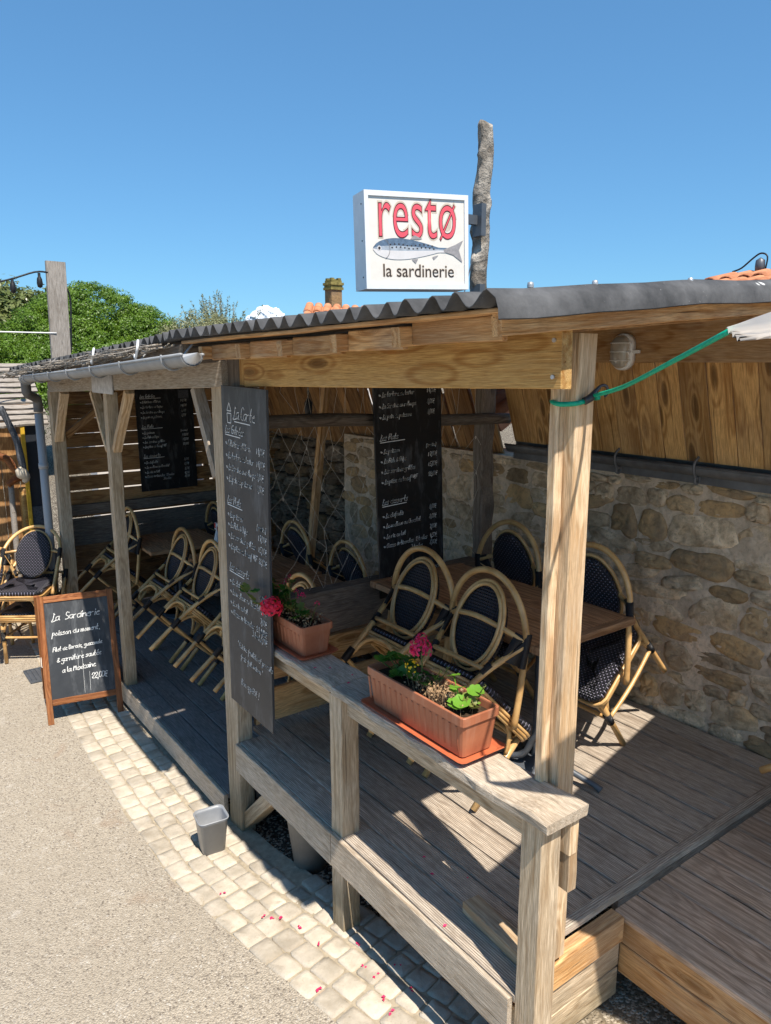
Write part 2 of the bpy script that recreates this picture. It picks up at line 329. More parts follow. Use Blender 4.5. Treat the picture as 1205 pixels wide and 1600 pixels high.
class MB:
    def __init__(s): s.v = []; s.f = []
    def add(s, v, f):
        k = len(s.v); s.v += [tuple(p) for p in v]; s.f += [tuple(i+k for i in q) for q in f]; return s
    def box(s, a, b, M_=None):
        (x0, y0, z0), (x1, y1, z1) = a, b
        v = [Vector(p) for p in ((x0, y0, z0), (x1, y0, z0), (x1, y1, z0), (x0, y1, z0), (x0, y0, z1), (x1, y0, z1), (x1, y1, z1), (x0, y1, z1))]
        if M_: v = [M_ @ p for p in v]
        return s.add(v, [(0, 3, 2, 1), (4, 5, 6, 7), (0, 1, 5, 4), (1, 2, 6, 5), (2, 3, 7, 6), (3, 0, 4, 7)])
    def tube(s, pts, r, n=8, smooth=True, closed=False, cap=True):
        P = [Vector(p) for p in pts]
        if smooth and len(P) > 2: P, r = catmull(P, r, closed)
        N = len(P); rr = r if isinstance(r, (list, tuple)) else [r]*N
        T = []
        for i in range(N):
            a = P[(i-1) % N] if (closed or i > 0) else P[i]; b = P[(i+1) % N] if (closed or i < N-1) else P[i]
            T.append((b-a).normalized())
        u = T[0].orthogonal().normalized(); V = []; F = []
        for i in range(N):
            u = (u - T[i]*u.dot(T[i])).normalized(); w_ = T[i].cross(u)
            for k in range(n):
                a = 2*math.pi*k/n; V.append(P[i]+(u*math.cos(a)+w_*math.sin(a))*rr[i])
        for i in range(N if closed else N-1):
            for k in range(n):
                a = i*n+k; b = i*n+(k+1) % n; j = (i+1) % N
                F.append((a, b, j*n+(k+1) % n, j*n+k))
        if cap and not closed: F.append(tuple(range(n-1, -1, -1))); F.append(tuple((N-1)*n+k for k in range(n)))
        return s.add(V, F)
    def lathe(s, prof, n=24, c=(0, 0, 0)):
        V = [(c[0]+r*math.cos(2*math.pi*k/n), c[1]+r*math.sin(2*math.pi*k/n), c[2]+z) for r, z in prof for k in range(n)]
        F = [(i*n+k, i*n+(k+1) % n, (i+1)*n+(k+1) % n, (i+1)*n+k) for i in range(len(prof)-1) for k in range(n)]
        return s.add(V, F)
    def build(s, name, mat, parent=None, smooth=False):
        return link(name, mesh(name, s.v, s.f, smooth), mat, parent)
def catmull(P, r, closed=False, sub=4):
    n = len(P); out = []; ro = []
    rr = r if isinstance(r, (list, tuple)) else [r]*n
    rng = range(n) if closed else range(n-1)
    for i in rng:
        g = (lambda k: P[k % n]) if closed else (lambda k: P[max(0, min(n-1, k))])
        a, b, c, d = g(i-1), g(i), g(i+1), g(i+2)
        for k in range(sub):
            t = k/sub
            out.append(.5*((2*b)+(c-a)*t+(2*a-5*b+4*c-d)*t*t+(3*b-a-3*c+d)*t**3)); ro.append(rr[i]*(1-t)+rr[(i+1) % n]*t)
    if not closed: out.append(P[-1]); ro.append(rr[-1])
    return out, ro
_bc = {}
def board(name, p0, p1, wd, th, mat, parent=None, up=(0, 0, 1), warp=.0008, seg=None, bev=.003, smooth=False):
    """plank whose local X runs p0 -> p1; wd along local Y (across), th along local Z ('up')"""
    p0 = Vector(p0); p1 = Vector(p1); d = p1-p0; L = d.length; x = d.normalized(); u = Vector(up); z = (u-x*u.dot(x)).normalized(); y = z.cross(x)
    n = seg or max(2, int(L/.18)+1); rr = R
    V = []; F = []; b = min(bev, wd/5, th/5); hw = wd/2; ht = th/2
    ring = [(-hw+b, -ht), (hw-b, -ht), (hw, -ht+b), (hw, ht-b), (hw-b, ht), (-hw+b, ht), (-hw, ht-b), (-hw, -ht+b)]
    for i in range(n+1):
        t = -L/2+L*i/n; oy = rr.gauss(0, warp); oz = rr.gauss(0, warp); e = 0
        for (a, c) in ring: V.append((t+e, a+oy+rr.gauss(0, warp*.5), c+oz+rr.gauss(0, warp*.5)))
    for i in range(n):
        for k in range(8): F.append((i*8+k, i*8+(k+1) % 8, (i+1)*8+(k+1) % 8, (i+1)*8+k))
    F.append(tuple(range(7, -1, -1))); F.append(tuple(n*8+k for k in range(8)))
    me = mesh(name, V, F); o = link(name, me, mat, parent)
    Mx = Matrix(((x.x, y.x, z.x, 0), (x.y, y.y, z.y, 0), (x.z, y.z, z.z, 0), (0, 0, 0, 1))); Mx.translation = (p0+p1)/2
    if parent: o.matrix_basis = parent.matrix_basis.inverted() @ Mx
    else: o.matrix_basis = Mx
    return o
def post(name, x0, x1, y0, y1, z0, z1, mat, parent=None, lean=(0, 0)):
    cx, cy = (x0+x1)/2, (y0+y1)/2
    return board(name, (cx, cy, z0), (cx+lean[0], cy+lean[1], z1), y1-y0, x1-x0, mat, parent, up=(1, 0, 0))
def copy_tree(o, parent=None):
    c = o.copy(); COL.objects.link(c); c.parent = parent
    for ch in o.children: copy_tree(ch, c)
    return c
def gz(y):
    """height of the street, which falls away from the camera"""
    pts = [(-10, -.25), (0, -.36), (1.5, -.43), (2.5, -.475), (3.6, -.55), (5.5, -.575), (7, -.60), (12, -.62), (400, -.62)]
    for (a, za), (b, zb) in zip(pts, pts[1:]):
        if y <= b: return za+(zb-za)*(y-a)/(b-a)
    return -.62
# ================================================================ GROUND
def sheet(name, xs, ys, zf, mat, kind='structure'):
    V = [(x, y, zf(x, y)) for y in ys for x in xs]; n = len(xs)
    F = [(j*n+i, j*n+i+1, (j+1)*n+i+1, (j+1)*n+i) for j in range(len(ys)-1) for i in range(n-1)]
    o = link(name, mesh(name, V, F, True), mat); tag(o, kind=kind); return o
ysg = [-60, -20, -5, -1, 0, .5, 1, 1.5, 2, 2.5, 3, 3.6, 4.5, 5.5, 7, 9, 12, 30, 100, 400]
gr = sheet('ground', [-300, -40, -5, 0, 1, 2, 4, 8, 40, 300], ysg, lambda x, y: gz(y)-.035, 'gravel')
tag(gr, 'dark earth and gravel ground showing below the raised deck')
def curve_out(y):
    return 0 if y > 3.3 else (.10*(3.3-y)**1.6 + .045*(3.3-y))
def edge_out(y): return 1.085+curve_out(y)*.85 + (.06*(y-5) if y > 5 else 0)
rd_x = [-60, -12, -3, -1, 0]
yr = [-60, -20, -6, -3]+[(-2+.25*i) for i in range(44)]+[9.2, 12, 30, 100, 400]
V = []; F = []
for y in yr:
    e = edge_out(max(y, -1.0)) + .008*math.sin(y*9)+.006*math.sin(y*23)
    if y > 7.2: e = 1.2
    for x in rd_x+[e-.3, e]: V.append((x, y, gz(y)))
n = len(rd_x)+2
for j in range(len(yr)-1):
    for i in range(n-1): F.append((j*n+i, j*n+i+1, (j+1)*n+i+1, (j+1)*n+i))
rd = link('road', mesh('road', V, F, True), 'asphalt'); tag(rd, 'pale beige speckled asphalt lane running past the terrace', kind='structure')
# paver strip: mortar bed + individual stones
pv = MB()
ys = [-.4+.2*i for i in range(46)]
for y in ys:
    pv.v += [(edge_out(y)-.035, y, gz(y)-.0012), (1.60+curve_out(y), y, gz(y)-.0022)]
for j in range(len(ys)-1): pv.f.append((2*j, 2*j+1, 2*j+3, 2*j+2))
M['bed'] = plain('sandy_paver_joint', (.36, .30, .215), .95, .1, 0, .25, 30, .5)
bed = pv.build('pavement', 'bed'); tag(bed, 'strip of cream cobbles laid along the foot of the deck', kind='structure')
def cobble(w_, l_, rnd):
    """rounded rectangular sett, local x across, y along"""
    V = []; F = []; n = 12; lay = [(1.0, -.02), (1.0, -.001), (.955, .004), (.6, .0055)]
    cr = min(w_, l_)*.13
    out = []
    for cx, cy, a0 in ((w_/2-cr, l_/2-cr, 0), (-w_/2+cr, l_/2-cr, 90), (-w_/2+cr, -l_/2+cr, 180), (w_/2-cr, -l_/2+cr, 270)):
        for k in range(3):
            a = math.radians(a0+45*k); out.append((cx+cr*math.cos(a)+rnd.gauss(0, .0022), cy+cr*math.sin(a)+rnd.gauss(0, .0022)))
    for s, z in lay:
        for (x, y) in out: V.append((x*s if s < 1 else x, y*s if s < 1 else y, z+(rnd.gauss(0, .0012) if s < 1 else 0)))
    V.append((0, 0, .0055))
    for i in range(3):
        for k in range(n): F.append((i*n+k, i*n+(k+1) % n, (i+1)*n+(k+1) % n, (i+1)*n+k))
    for k in range(n): F.append((3*n+k, 3*n+(k+1) % n, 4*n))
    return mesh('paver', V, F, True)
rp = random.Random(3)
shapes = {}
for key, (a, b) in dict(a=(.101, .127), b=(.101, .120), c=(.096, .100), d=(.096, .100)).items():
    shapes[key] = [cobble(a, b, rp) for _ in range(5)]
    for me in shapes[key]: me.materials.append(M['paver'])
rowdef = [('a', .052, .134), ('b', .157, .127), ('c', .262, .107), ('d', .372, .107)]
stuff = []
cnt = 0
for key, off, pitch in rowdef:
    y = -.2+rp.random()*.1
    while y < 7.4:
        x = edge_out(y)+off+(.04*max(0, 3.0-y) if key in 'cd' else 0)*.3; sl_ = (edge_out(y+.05)-edge_out(y-.05))/.1
        if not (key in 'cd' and y > 6.9):
            me = rp.choice(shapes[key]); ang = math.atan(-sl_)+rp.gauss(0, .02)+(math.pi if rp.random() < .5 else 0)
            mx = Matrix.Translation((x+rp.gauss(0, .003), y, gz(y)+rp.gauss(0, .0012))) @ Matrix.Rotation(ang, 4, 'Z')
            if y > .9:
                o = link('paver', me, None, bed); o.matrix_basis = mx; cnt += 1
            else: stuff.append((me, mx))
        y += pitch*(1+rp.gauss(0, .02))
# a fifth row where the strip widens near the camera
y = 1.0
while y < 2.9:
    x = edge_out(y)+.485
    me = rp.choice(shapes['c']); mx = Matrix.Translation((x, y, gz(y))) @ Matrix.Rotation(math.atan(-(edge_out(y+.05)-edge_out(y-.05))/.1)+rp.gauss(0, .03), 4, 'Z')
    o = link('paver', me, None, bed); o.matrix_basis = mx; y += .112
# pebbles, fallen petals
pm = MB(); rpb = random.Random(5)
for _ in range(260):
    x = rpb.uniform(1.75, 2.6); y = rpb.uniform(.7, 1.4) if rpb.random() < .75 else rpb.uniform(1.4, 3.4); x = x if y < 1.4 else rpb.uniform(1.62, 1.95)
    r = rpb.uniform(.004, .011) if y < 1.4 else rpb.uniform(.003, .009); a = rpb.random()*3
    pts = []
    for k in range(6):
        t = a+k*math.pi/3; pts.append((x+r*math.cos(t)*rpb.uniform(.7, 1.4), y+r*math.sin(t)*rpb.uniform(.7, 1.2), gz(y)-.036))
    top = [(px*.6+x*.4, py*.6+y*.4, gz(y)-.036+r*.7) for px, py, _ in pts]
    pm.add(pts+top, [(k, (k+1) % 6, 6+(k+1) % 6, 6+k) for k in range(6)]+[tuple(range(6, 12))])
M['pebble'] = plain('pale_pebbles', (.5, .44, .35), .8, .2, 0, .4, 8)
tag(pm.build('pebbles', 'pebble', smooth=True), 'loose pale pebbles scattered on the dark ground', kind='stuff')
pt = MB()
for (x, y, z) in [(1.30, 2.72, 0), (1.36, 2.66, 0), (1.33, 2.69, 0), (1.42, 2.42, 0), (1.50, 2.18, 0), (1.52, 2.12, 0), (1.46, 2.0, 0), (1.58, 1.98, 0), (1.44, 1.93, 0), (1.28, 2.2, 0), (1.62, 2.1, 0), (1.55, 2.3, 0), (1.4, 2.55, 0), (1.22, 3.0, 0), (1.56, 1.76, 1), (1.70, 2.0, 1), (1.74, 2.1, 1), (1.8, 1.9, 1), (1.9, 1.25, 0), (2.02, 1.3, 0), (1.60, 2.44, 2), (1.62, 2.62, 2), (1.57, 2.66, 2), (1.66, 2.5, 2)]:
    z0 = {0: gz(y)+.009, 1: .004, 2: .684}[z]
    for q in range(2 if z == 0 else 1):
        a = R.random()*6; s = R.uniform(.006, .011); cx, cy = x+R.gauss(0, .012)*q, y+R.gauss(0, .012)*q
        pt.add([(cx+s*math.cos(a), cy+s*math.sin(a), z0), (cx+s*.7*math.cos(a+1.6), cy+s*.7*math.sin(a+1.6), z0+.003), (cx-s*math.cos(a), cy-s*math.sin(a), z0+.002), (cx-s*.7*math.cos(a+1.6), cy-s*.7*math.sin(a+1.6), z0+.004)], [(0, 1, 2, 3)])
tag(pt.build('fallen_petals', 'petal'), 'pink petals fallen on the cobbles and boards', kind='stuff')

def aggregate():
    m = NT('exposed_pebble_concrete', .85, .25); tc = m.new('ShaderNodeNewGeometry'); v = tc.outputs['Position']
    a = m.voro(v, 62, out='Color'); sp = m.new('ShaderNodeSeparateColor'); m.link(a, sp.inputs[0]); f = m.voro(v, 62); n = m.noise(v, 4, 4, .6)
    c = m.mix(sp.outputs[0], (.24, .18, .11), (.62, .54, .42)); c = m.mix(m.ramp(f, (.48, 0), (.66, 1)), c, (.17, .135, .09)); c = m.mix(m.ramp(n, (.4, .5), (.65, 0)), c, (.12, .10, .07))
    m.color(c); m.bump(m.math('MULTIPLY', m.ramp(f, (.1, 0), (.45, 1)), -1), .9, .008); return m.m
M['aggregate'] = aggregate()
ag = sheet('path', [1.50, 1.7, 2.0, 2.4, 3.2, 4.4], [-1.6, -.5, 0, .5, 1.0, 1.3, 1.68], lambda x, y: gz(y)-.016, 'aggregate'); tag(ag, 'patch of exposed pebble concrete between the deck end and the step')

# ================================================================ DECKS
XD = 1.54
nd = thing('raised_deck', 'raised grooved plank deck with brown grey boards and golden end joist beside the stone wall', 'deck', (0, 0, 0))
x = XD
ws = [.142]*15
for i, w_ in enumerate(ws):
    x0 = x+.0055; x1 = x+w_-.0055
    if x1 > 3.72: break
    if i == 0:
        board('deck_board', ((x0+x1)/2, 1.40, -.0145), ((x0+x1)/2, 2.395, -.0145), x1-x0, .029, 'deck', nd)
        board('deck_board', ((x0+x1)/2, 2.40, -.0155), ((x0+x1)/2, 3.43, -.0155), x1-x0, .029, 'deck', nd)
    else:
        ye = 1.535
        sp = R.choice([0, 0, R.uniform(2.2, 3.0)])
        if sp:
            board('deck_board', ((x0+x1)/2, ye, -.0145), ((x0+x1)/2, sp-.002, -.0145), x1-x0, .029, 'deck', nd)
            board('deck_board', ((x0+x1)/2, sp+.002, -.015), ((x0+x1)/2, 3.55, -.015), x1-x0, .029, 'deck', nd)
        else: board('deck_board', ((x0+x1)/2, ye, -.0145+R.gauss(0, .001)), ((x0+x1)/2, 3.55, -.0145+R.gauss(0, .001)), x1-x0, .029, 'deck', nd)
    x += w_
board('fascia', (1.529, 1.405, -.082), (1.529, 2.47, -.082), .022, .158, 'rail', nd)
board('fascia', (1.530, 2.474, -.083), (1.530, 3.43, -.083), .022, .158, 'rail', nd)
board('edge_strip', (1.65, 1.508, -.006), (3.68, 1.508, -.006), .045, .03, 'deck', nd)
board('end_joist', (1.632, 1.462, -.092), (2.165, 1.462, -.092), .06, .105, 'rafter', nd)
board('end_board', (2.20, 1.500, -.088), (3.70, 1.500, -.088), .03, .13, 'oldboard', nd)
board('end_board', (1.632, 1.475, -.215), (2.18, 1.475, -.215), .04, .115, 'post', nd)
board('end_board', (1.632, 1.478, -.345), (2.18, 1.478, -.345), .04, .12, 'post', nd)
for yy in (1.9, 2.6, 3.2): board('joist', (1.60, yy, -.10), (3.66, yy, -.10), .05, .13, 'post', nd)
board('brace', (1.60, 3.46, -.50), (1.60, 3.10, -.155), .075, .085, 'post', nd, up=(1, 0, 0))
# far deck, 39 cm lower
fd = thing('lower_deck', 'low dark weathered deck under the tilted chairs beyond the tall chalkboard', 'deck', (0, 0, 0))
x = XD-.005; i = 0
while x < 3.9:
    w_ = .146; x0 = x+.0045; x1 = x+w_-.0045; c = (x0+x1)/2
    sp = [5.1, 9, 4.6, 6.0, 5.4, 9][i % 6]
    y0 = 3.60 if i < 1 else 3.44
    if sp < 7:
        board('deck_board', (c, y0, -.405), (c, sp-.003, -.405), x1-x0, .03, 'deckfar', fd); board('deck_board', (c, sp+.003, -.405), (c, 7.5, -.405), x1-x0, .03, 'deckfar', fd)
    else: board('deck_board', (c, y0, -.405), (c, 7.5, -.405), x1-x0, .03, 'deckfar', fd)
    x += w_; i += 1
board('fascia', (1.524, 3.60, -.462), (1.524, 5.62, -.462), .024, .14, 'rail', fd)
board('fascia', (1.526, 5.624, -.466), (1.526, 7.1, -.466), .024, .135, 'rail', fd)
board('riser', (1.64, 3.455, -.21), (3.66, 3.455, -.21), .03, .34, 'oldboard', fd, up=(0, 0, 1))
# step platform in front (towards the camera)
stp = thing('step_platform', 'newer brown boarded step platform butted against the deck end', 'step', (0, 0, 0))
x = 2.175
while x < 4.0:
    w_ = .145; board('step_board', (x+w_/2, -1.2, -.062), (x+w_/2, 1.4835, -.062), w_-.007, .03, 'step', stp, bev=.005, seg=14); x += w_
board('side_board', (2.212, -1.2, -.132), (2.212, 1.465, -.132), .026, .105, 'rafter', stp, seg=14)
board('side_board', (2.210, -1.2, -.252), (2.210, 1.465, -.252), .026, .13, 'rafter', stp, seg=14)
# railing
rl = thing('railing', 'low weathered timber railing of square posts and a flat cap board', 'railing', (0, 0, 0))
board('cap_board', (1.624, 1.285, .660), (1.624, 2.462, .660), .190, .036, 'rail', rl, warp=.0028, bev=.006, seg=16)
board('cap_board', (1.624, 2.468, .662), (1.624, 3.43, .662), .190, .036, 'rail', rl, warp=.0025, bev=.006, seg=12)
board('rail_board', (1.590, 1.40, .596), (1.590, 2.42, .596), .035, .078, 'post', rl)
board('rail_board', (1.592, 2.50, .596), (1.592, 3.43, .596), .035, .078, 'post', rl)
rp1 = post('post', 1.545, 1.632, 1.315, 1.40, -.47, .637, 'post', rl)
rp2 = post('post', 1.541, 1.630, 2.41, 2.50, -.50, .638, 'post', rl)
post('cleat', 1.655, 1.695, 1.30, 1.345, .515, .636, 'newpost', rl)
post('cleat', 1.660, 1.698, 1.302, 1.347, .385, .512, 'newpost', rl)
board('cleat_rail', (1.676, 1.35, .572), (1.676, 2.4, .572), .034, .125, 'post', rl)
# loose block of wood lying on the deck
wb = board('wood_block', (1.672, 1.43, .024), (1.695, 1.77, .024), .075, .047, 'newpost'); tag(wb, 'loose square timber offcut lying on the deck behind the end post', 'timber offcut')

# ================================================================ NEAR SHELTER
ns = thing('near_shelter', 'golden pine lean-to frame with dark corrugated roof over the raised deck', 'shelter', (0, 0, 0))
post('post', 1.73, 1.81, 1.42, 1.488, 0.0, 2.085, 'newpost', ns, lean=(0, 0))
board('backing_batten', (1.712, 1.475, .0), (1.712, 1.475, 2.05), .03, .036, 'newpost', ns, up=(1, 0, 0))
post('post', 1.54, 1.625, 3.435, 3.585, -.56, 1.93, 'post', ns)
# front beam, rising slightly towards the camera
bm = board('beam', (1.56, 1.32, 2.012), (1.56, 3.20, 1.975), .042, .158, 'gold', ns)
post('beam_end', 1.55, 1.63, 3.22, 3.27, 1.90, 2.05, 'gold', ns)
post('beam_block', 1.56, 1.66, 3.30, 3.46, 1.88, 2.05, 'log', ns)
SL = .078
def zr(x): return (x-1.3)*SL
rys = [(1.30, 2.064), (1.70, 2.046), (2.03, 2.034), (2.39, 2.025), (2.73, 2.02), (3.10, 2.016)]
for i, (yy, zb) in enumerate(rys):
    h = .055 if i else .058
    x0 = 1.30
    board('rafter', (x0, yy+.02, zb+h/2), (4.0, yy+.02, zb+h/2+zr(4.0)), .04 if i else .036, h, 'rafter', ns)
for (ya, za), (yb, zb) in zip(rys, rys[1:]):
    board('blocking', (1.352, ya+.042, (za+zb)/2+.032), (1.352, yb-.002, (za+zb)/2+.030), .02, .064, 'rafter', ns)
    for xx in (2.2, 3.0):
        board('batten', (xx, ya, (za+zb)/2+.066+zr(xx)), (xx, yb+.02, (za+zb)/2+.066+zr(xx)), .06, .014, 'rafter', ns)
board('eave_strip', (1.31, 1.28, 2.124), (1.31, 3.30, 2.094), .05, .012, 'rafter', ns)
def corr(name, ya, yb, za, zb, x0, x1, slope, pitch, amp, parent, lip=True):
    """corrugated sheet, waves run along x; za..zb = mid height at the eave at ya..yb"""
    n = int((yb-ya)/pitch*10); V = []; F = []
    xs = [x0+(x1-x0)*k/24 for k in range(25)]
    prof = []
    if lip: prof += [(ya-.040, za-.050), (ya-.038, za-.026), (ya-.028, za-.002)]
    for i in range(n+1):
        y = ya+(yb-ya)*i/n; t = i/n; prof.append((y, za*(1-t)+zb*t+amp*math.cos(2*math.pi*(y-ya)/pitch)))
    for q, off in enumerate((0, -.0035)):
        for (y, z) in prof:
            for x in xs: V.append((x+(.006*math.sin(y*31)+.004*math.sin(y*7)), y+.004*math.sin(x*3+y), z+off+(x-x0)*slope+.0035*math.sin(x*5.3+1+y*2)+.002*math.sin(x*13)))
    m = len(xs); k = len(prof)
    for a in range(k-1):
        for b in range(m-1):
            F.append((a*m+b, (a+1)*m+b, (a+1)*m+b+1, a*m+b+1)); o = k*m; F.append((o+a*m+b, o+a*m+b+1, o+(a+1)*m+b+1, o+(a+1)*m+b))
        F.append((a*m, k*m+a*m, k*m+(a+1)*m, (a+1)*m))
    for b in range(m-1):
        F.append((b, b+1, k*m+b+1, k*m+b))
    return link(name, mesh(name, V, F, True), 'roof', parent)
corr('corrugated_roof', 1.285, 3.34, 2.152, 2.122, 1.22, 4.1, SL, .094, .019, ns)
for (x, y, z) in [(1.62, 1.29, 2.204), (2.05, 1.29, 2.238), (2.9, 1.29, 2.304), (1.38, 1.29, 2.185), (1.5, 1.475, 2.19), (1.45, 1.85, 2.182)]:
    sc = MB(); sc.lathe([(0, .008), (.007, .006), (.008, 0), (.008, -.006)], 8, (x, y, z)); sc.build('roof_nail', 'galv', ns, True)
for (y, z) in [(1.345, 2.06), (1.345, 1.965)]:
    sc = MB(); sc.tube([(1.541, y, z), (1.533, y, z)], .006, 8, False); sc.build('screw', 'galv', ns)
# header board with lamp, sloping plank soffit at the back
hb = board('header_board', (3.42, -1.5, 2.155), (3.42, 3.5, 2.155), .03, .30, 'rafter', ns)
cl = thing('plank_cladding', 'leaning panel of knotty vertical pine boards above the wall gutter', 'cladding', (0, 0, 0))
y = 3.45; rc = random.Random(11)
while y > -1.4:
    w_ = rc.choice([.14, .15, .13]); 
    board('cladding_board', (3.60, y-w_/2, 1.50), (3.435, y-w_/2, 2.03), .018, w_-.004, 'soffit', cl, up=(0, 1, 0)); y -= w_
cl2 = thing('brown_cladding', 'dull red brown boards above the rubble wall behind the net', 'cladding', (0, 0, 0))
y = 8.6
while y > 3.75:
    w_ = rc.choice([.16, .19, .13]); g = rc.choice([0, 0, .02])
    board('cladding_board', (3.80, y-w_/2, 1.28), (3.50+rc.uniform(-.05, .05), y-w_/2+.08, 2.25), .02, w_-.006-g, 'brownboard', cl2, up=(0, 1, 0)); y -= w_

# ================================================================ STONE WALL
def stone_mesh(w_, h_, d_, rnd, pw=None):
    n = 18; pw = pw or rnd.uniform(2.2, 4.5); V = []; F = []
    ph = [rnd.random()*6.28 for _ in range(4)]; out = []
    am = rnd.uniform(.5, 1)
    for k in range(n):
        a = 2*math.pi*k/n; c, s = math.cos(a), math.sin(a)
        r = (abs(c)**pw+abs(s)**pw)**(-1/pw)*(1+am*(.10*math.sin(2*a+ph[0])+.09*math.sin(3*a+ph[1])+.05*math.sin(5*a+ph[2]))+rnd.gauss(0, .02))
        out.append((c*r*w_/2, s*r*h_/2))
    lay = [(1.02, -.03), (.99, 0.0), (.91, d_*.8), (.66, d_*1.05), (.3, d_)]
    ox, oy = rnd.uniform(-.12, .12)*w_, rnd.uniform(-.12, .12)*h_
    for s, z in lay:
        for (x, y) in out:
            zz = z+(rnd.gauss(0, d_*.28) if 0 < s < .97 else 0)
            V.append((zz, x*s+ox*(1-s), y*s+oy*(1-s)))
    V.append((d_, ox, oy)); L = len(lay)
    for i in range(L-1):
        for k in range(n): F.append((i*n+k, i*n+(k+1) % n, (i+1)*n+(k+1) % n, (i+1)*n+k))
    for k in range(n): F.append(((L-1)*n+k, (L-1)*n+(k+1) % n, L*n))
    V = [(-x, y, z) for x, y, z in V]
    return mesh('stone', V, F, True)
def stonewall(root, X, y0, y1, z0, z1, rnd, hs, wr, d, mat, gap):
    z = z0; k = 0
    while z < z1-.03:
        h = rnd.uniform(*hs); h = min(h, z1-z)
        y = y0+rnd.random()*-.15
        while y < y1:
            w_ = rnd.uniform(*wr)*(.7+h*3.2)
            parts = [(y, z, w_, h)]
            if h > hs[1]*.72 and rnd.random() < .35: parts = [(y, z, w_, h*.52), (y, z+h*.52, w_, h*.48)]
            for (a, b, ww, hh) in parts:
                ca = a+ww/2; cb = b+hh/2+rnd.gauss(0, .008)
                if ca > y1-.02: continue
                o = link('stone', stone_mesh(ww-gap+rnd.gauss(0, .006), hh-gap*.8+rnd.gauss(0, .006), rnd.uniform(*d), rnd), mat, root)
                o.location = (X-root.location.x, ca, cb); o.rotation_euler = (rnd.gauss(0, .09), rnd.gauss(0, .03), rnd.gauss(0, .03)); k += 1
            y += w_
        z += h
    return k
def bumpy_wall(name, X, y0, y1, z0, z1, mat, parent, amp, res=.045, thick=.35):
    ny = int((y1-y0)/res); nz = int((z1-z0)/res); V = []; F = []
    for j in range(nz+1):
        for i in range(ny+1):
            y = y0+(y1-y0)*i/ny; z = z0+(z1-z0)*j/nz
            V.append((X-amp*mnoise.noise(Vector((y*6, z*6, 1.7)))-amp*.6*mnoise.noise(Vector((y*17, z*17, 5))), y, z))
    n = ny+1
    for j in range(nz):
        for i in range(ny): F.append((j*n+i, (j+1)*n+i, (j+1)*n+i+1, j*n+i+1))
    k = len(V); V += [(X+thick, y0, z0), (X+thick, y1, z0), (X+thick, y1, z1), (X+thick, y0, z1)]
    F += [(k, k+1, k+2, k+3), (nz*n, nz*n+ny, k+2, k+3), (0, nz*n, k+3, k), (ny, k+1, k+2, nz*n+ny)]
    return link(name, mesh(name, V, F, True), mat, parent)
sw = thing('stone_wall', 'mortared rubble limestone wall behind the near tables', 'wall', (0, 0, 0))
bumpy_wall('mortar', 3.69, -.6, 5.66, -.5, 1.375, 'mortar', sw, .012)
rs = random.Random(21)
k1 = stonewall(sw, 3.695, .55, 5.62, -.02, 1.36, rs, (.07, .20), (.10, .32), (.006, .030), 'stone', .006)
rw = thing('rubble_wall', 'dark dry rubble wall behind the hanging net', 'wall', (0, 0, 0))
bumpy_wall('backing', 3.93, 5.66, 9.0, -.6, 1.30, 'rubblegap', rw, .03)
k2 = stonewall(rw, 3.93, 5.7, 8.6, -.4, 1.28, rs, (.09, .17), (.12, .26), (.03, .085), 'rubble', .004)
print('pavers', cnt, 'stones', k1, k2)

# wall gutter along the top of the stone wall
wg = thing('wall_gutter', 'old dark zinc gutter with scrolled brackets along the top of the stone wall', 'gutter', (0, 0, 0))
def halfpipe(mb, p0, p1, r, n=10, t=.003, bead=True):
    p0, p1 = Vector(p0), Vector(p1); d = (p1-p0).normalized(); side = d.cross(Vector((0, 0, 1))).normalized(); up = side.cross(d)
    seg = max(1, int((p1-p0).length/.4)); V = []; F = []
    for j in range(seg+1):
        c = p0.lerp(p1, j/seg)
        for i in range(n+1):
            a = math.pi+math.pi*i/n; V.append(c+side*math.cos(a)*r+up*math.sin(a)*r)
        for i in range(n+1):
            a = math.pi+math.pi*i/n; V.append(c+side*math.cos(a)*(r-t)+up*math.sin(a)*(r-t))
    m = 2*(n+1)
    for j in range(seg):
        for i in range(n):
            a = j*m+i; F.append((a, a+1, a+1+m, a+m)); b = a+n+1; F.append((b, b+m, b+1+m, b+1))
        F.append((j*m, (j+1)*m, (j+1)*m+n+1, j*m+n+1)); F.append((j*m+n, j*m+2*n+1, (j+1)*m+2*n+1, (j+1)*m+n))
    mb.add(V, F)
    if bead: 
        mb.tube([p0+side*r, p1+side*r], .007, 6, False); mb.tube([p0-side*r, p1-side*r], .007, 6, False)
g_ = MB(); halfpipe(g_, (3.61, -1.2, 1.475), (3.61, 3.5, 1.475), .055); g_.build('trough', 'oldzinc', wg, True)
board('flashing', (3.655, -1.2, 1.398), (3.655, 3.5, 1.398), .03, .05, 'oldzinc', wg)
board('back_flashing', (3.665, -1.2, 1.48), (3.665, 3.5, 1.48), .012, .13, 'oldzinc', wg)
for yy in (3.12, 2.62, 2.13, 1.60):
    b_ = MB(); b_.tube([(3.66, yy, 1.50), (3.62, yy, 1.535), (3.555, yy, 1.50), (3.548, yy, 1.45), (3.575, yy, 1.415), (3.61, yy, 1.42), (3.60, yy, 1.385), (3.565, yy, 1.39), (3.57, yy, 1.42)], .007, 6)
    b_.build('bracket', 'oldzinc', wg, True)

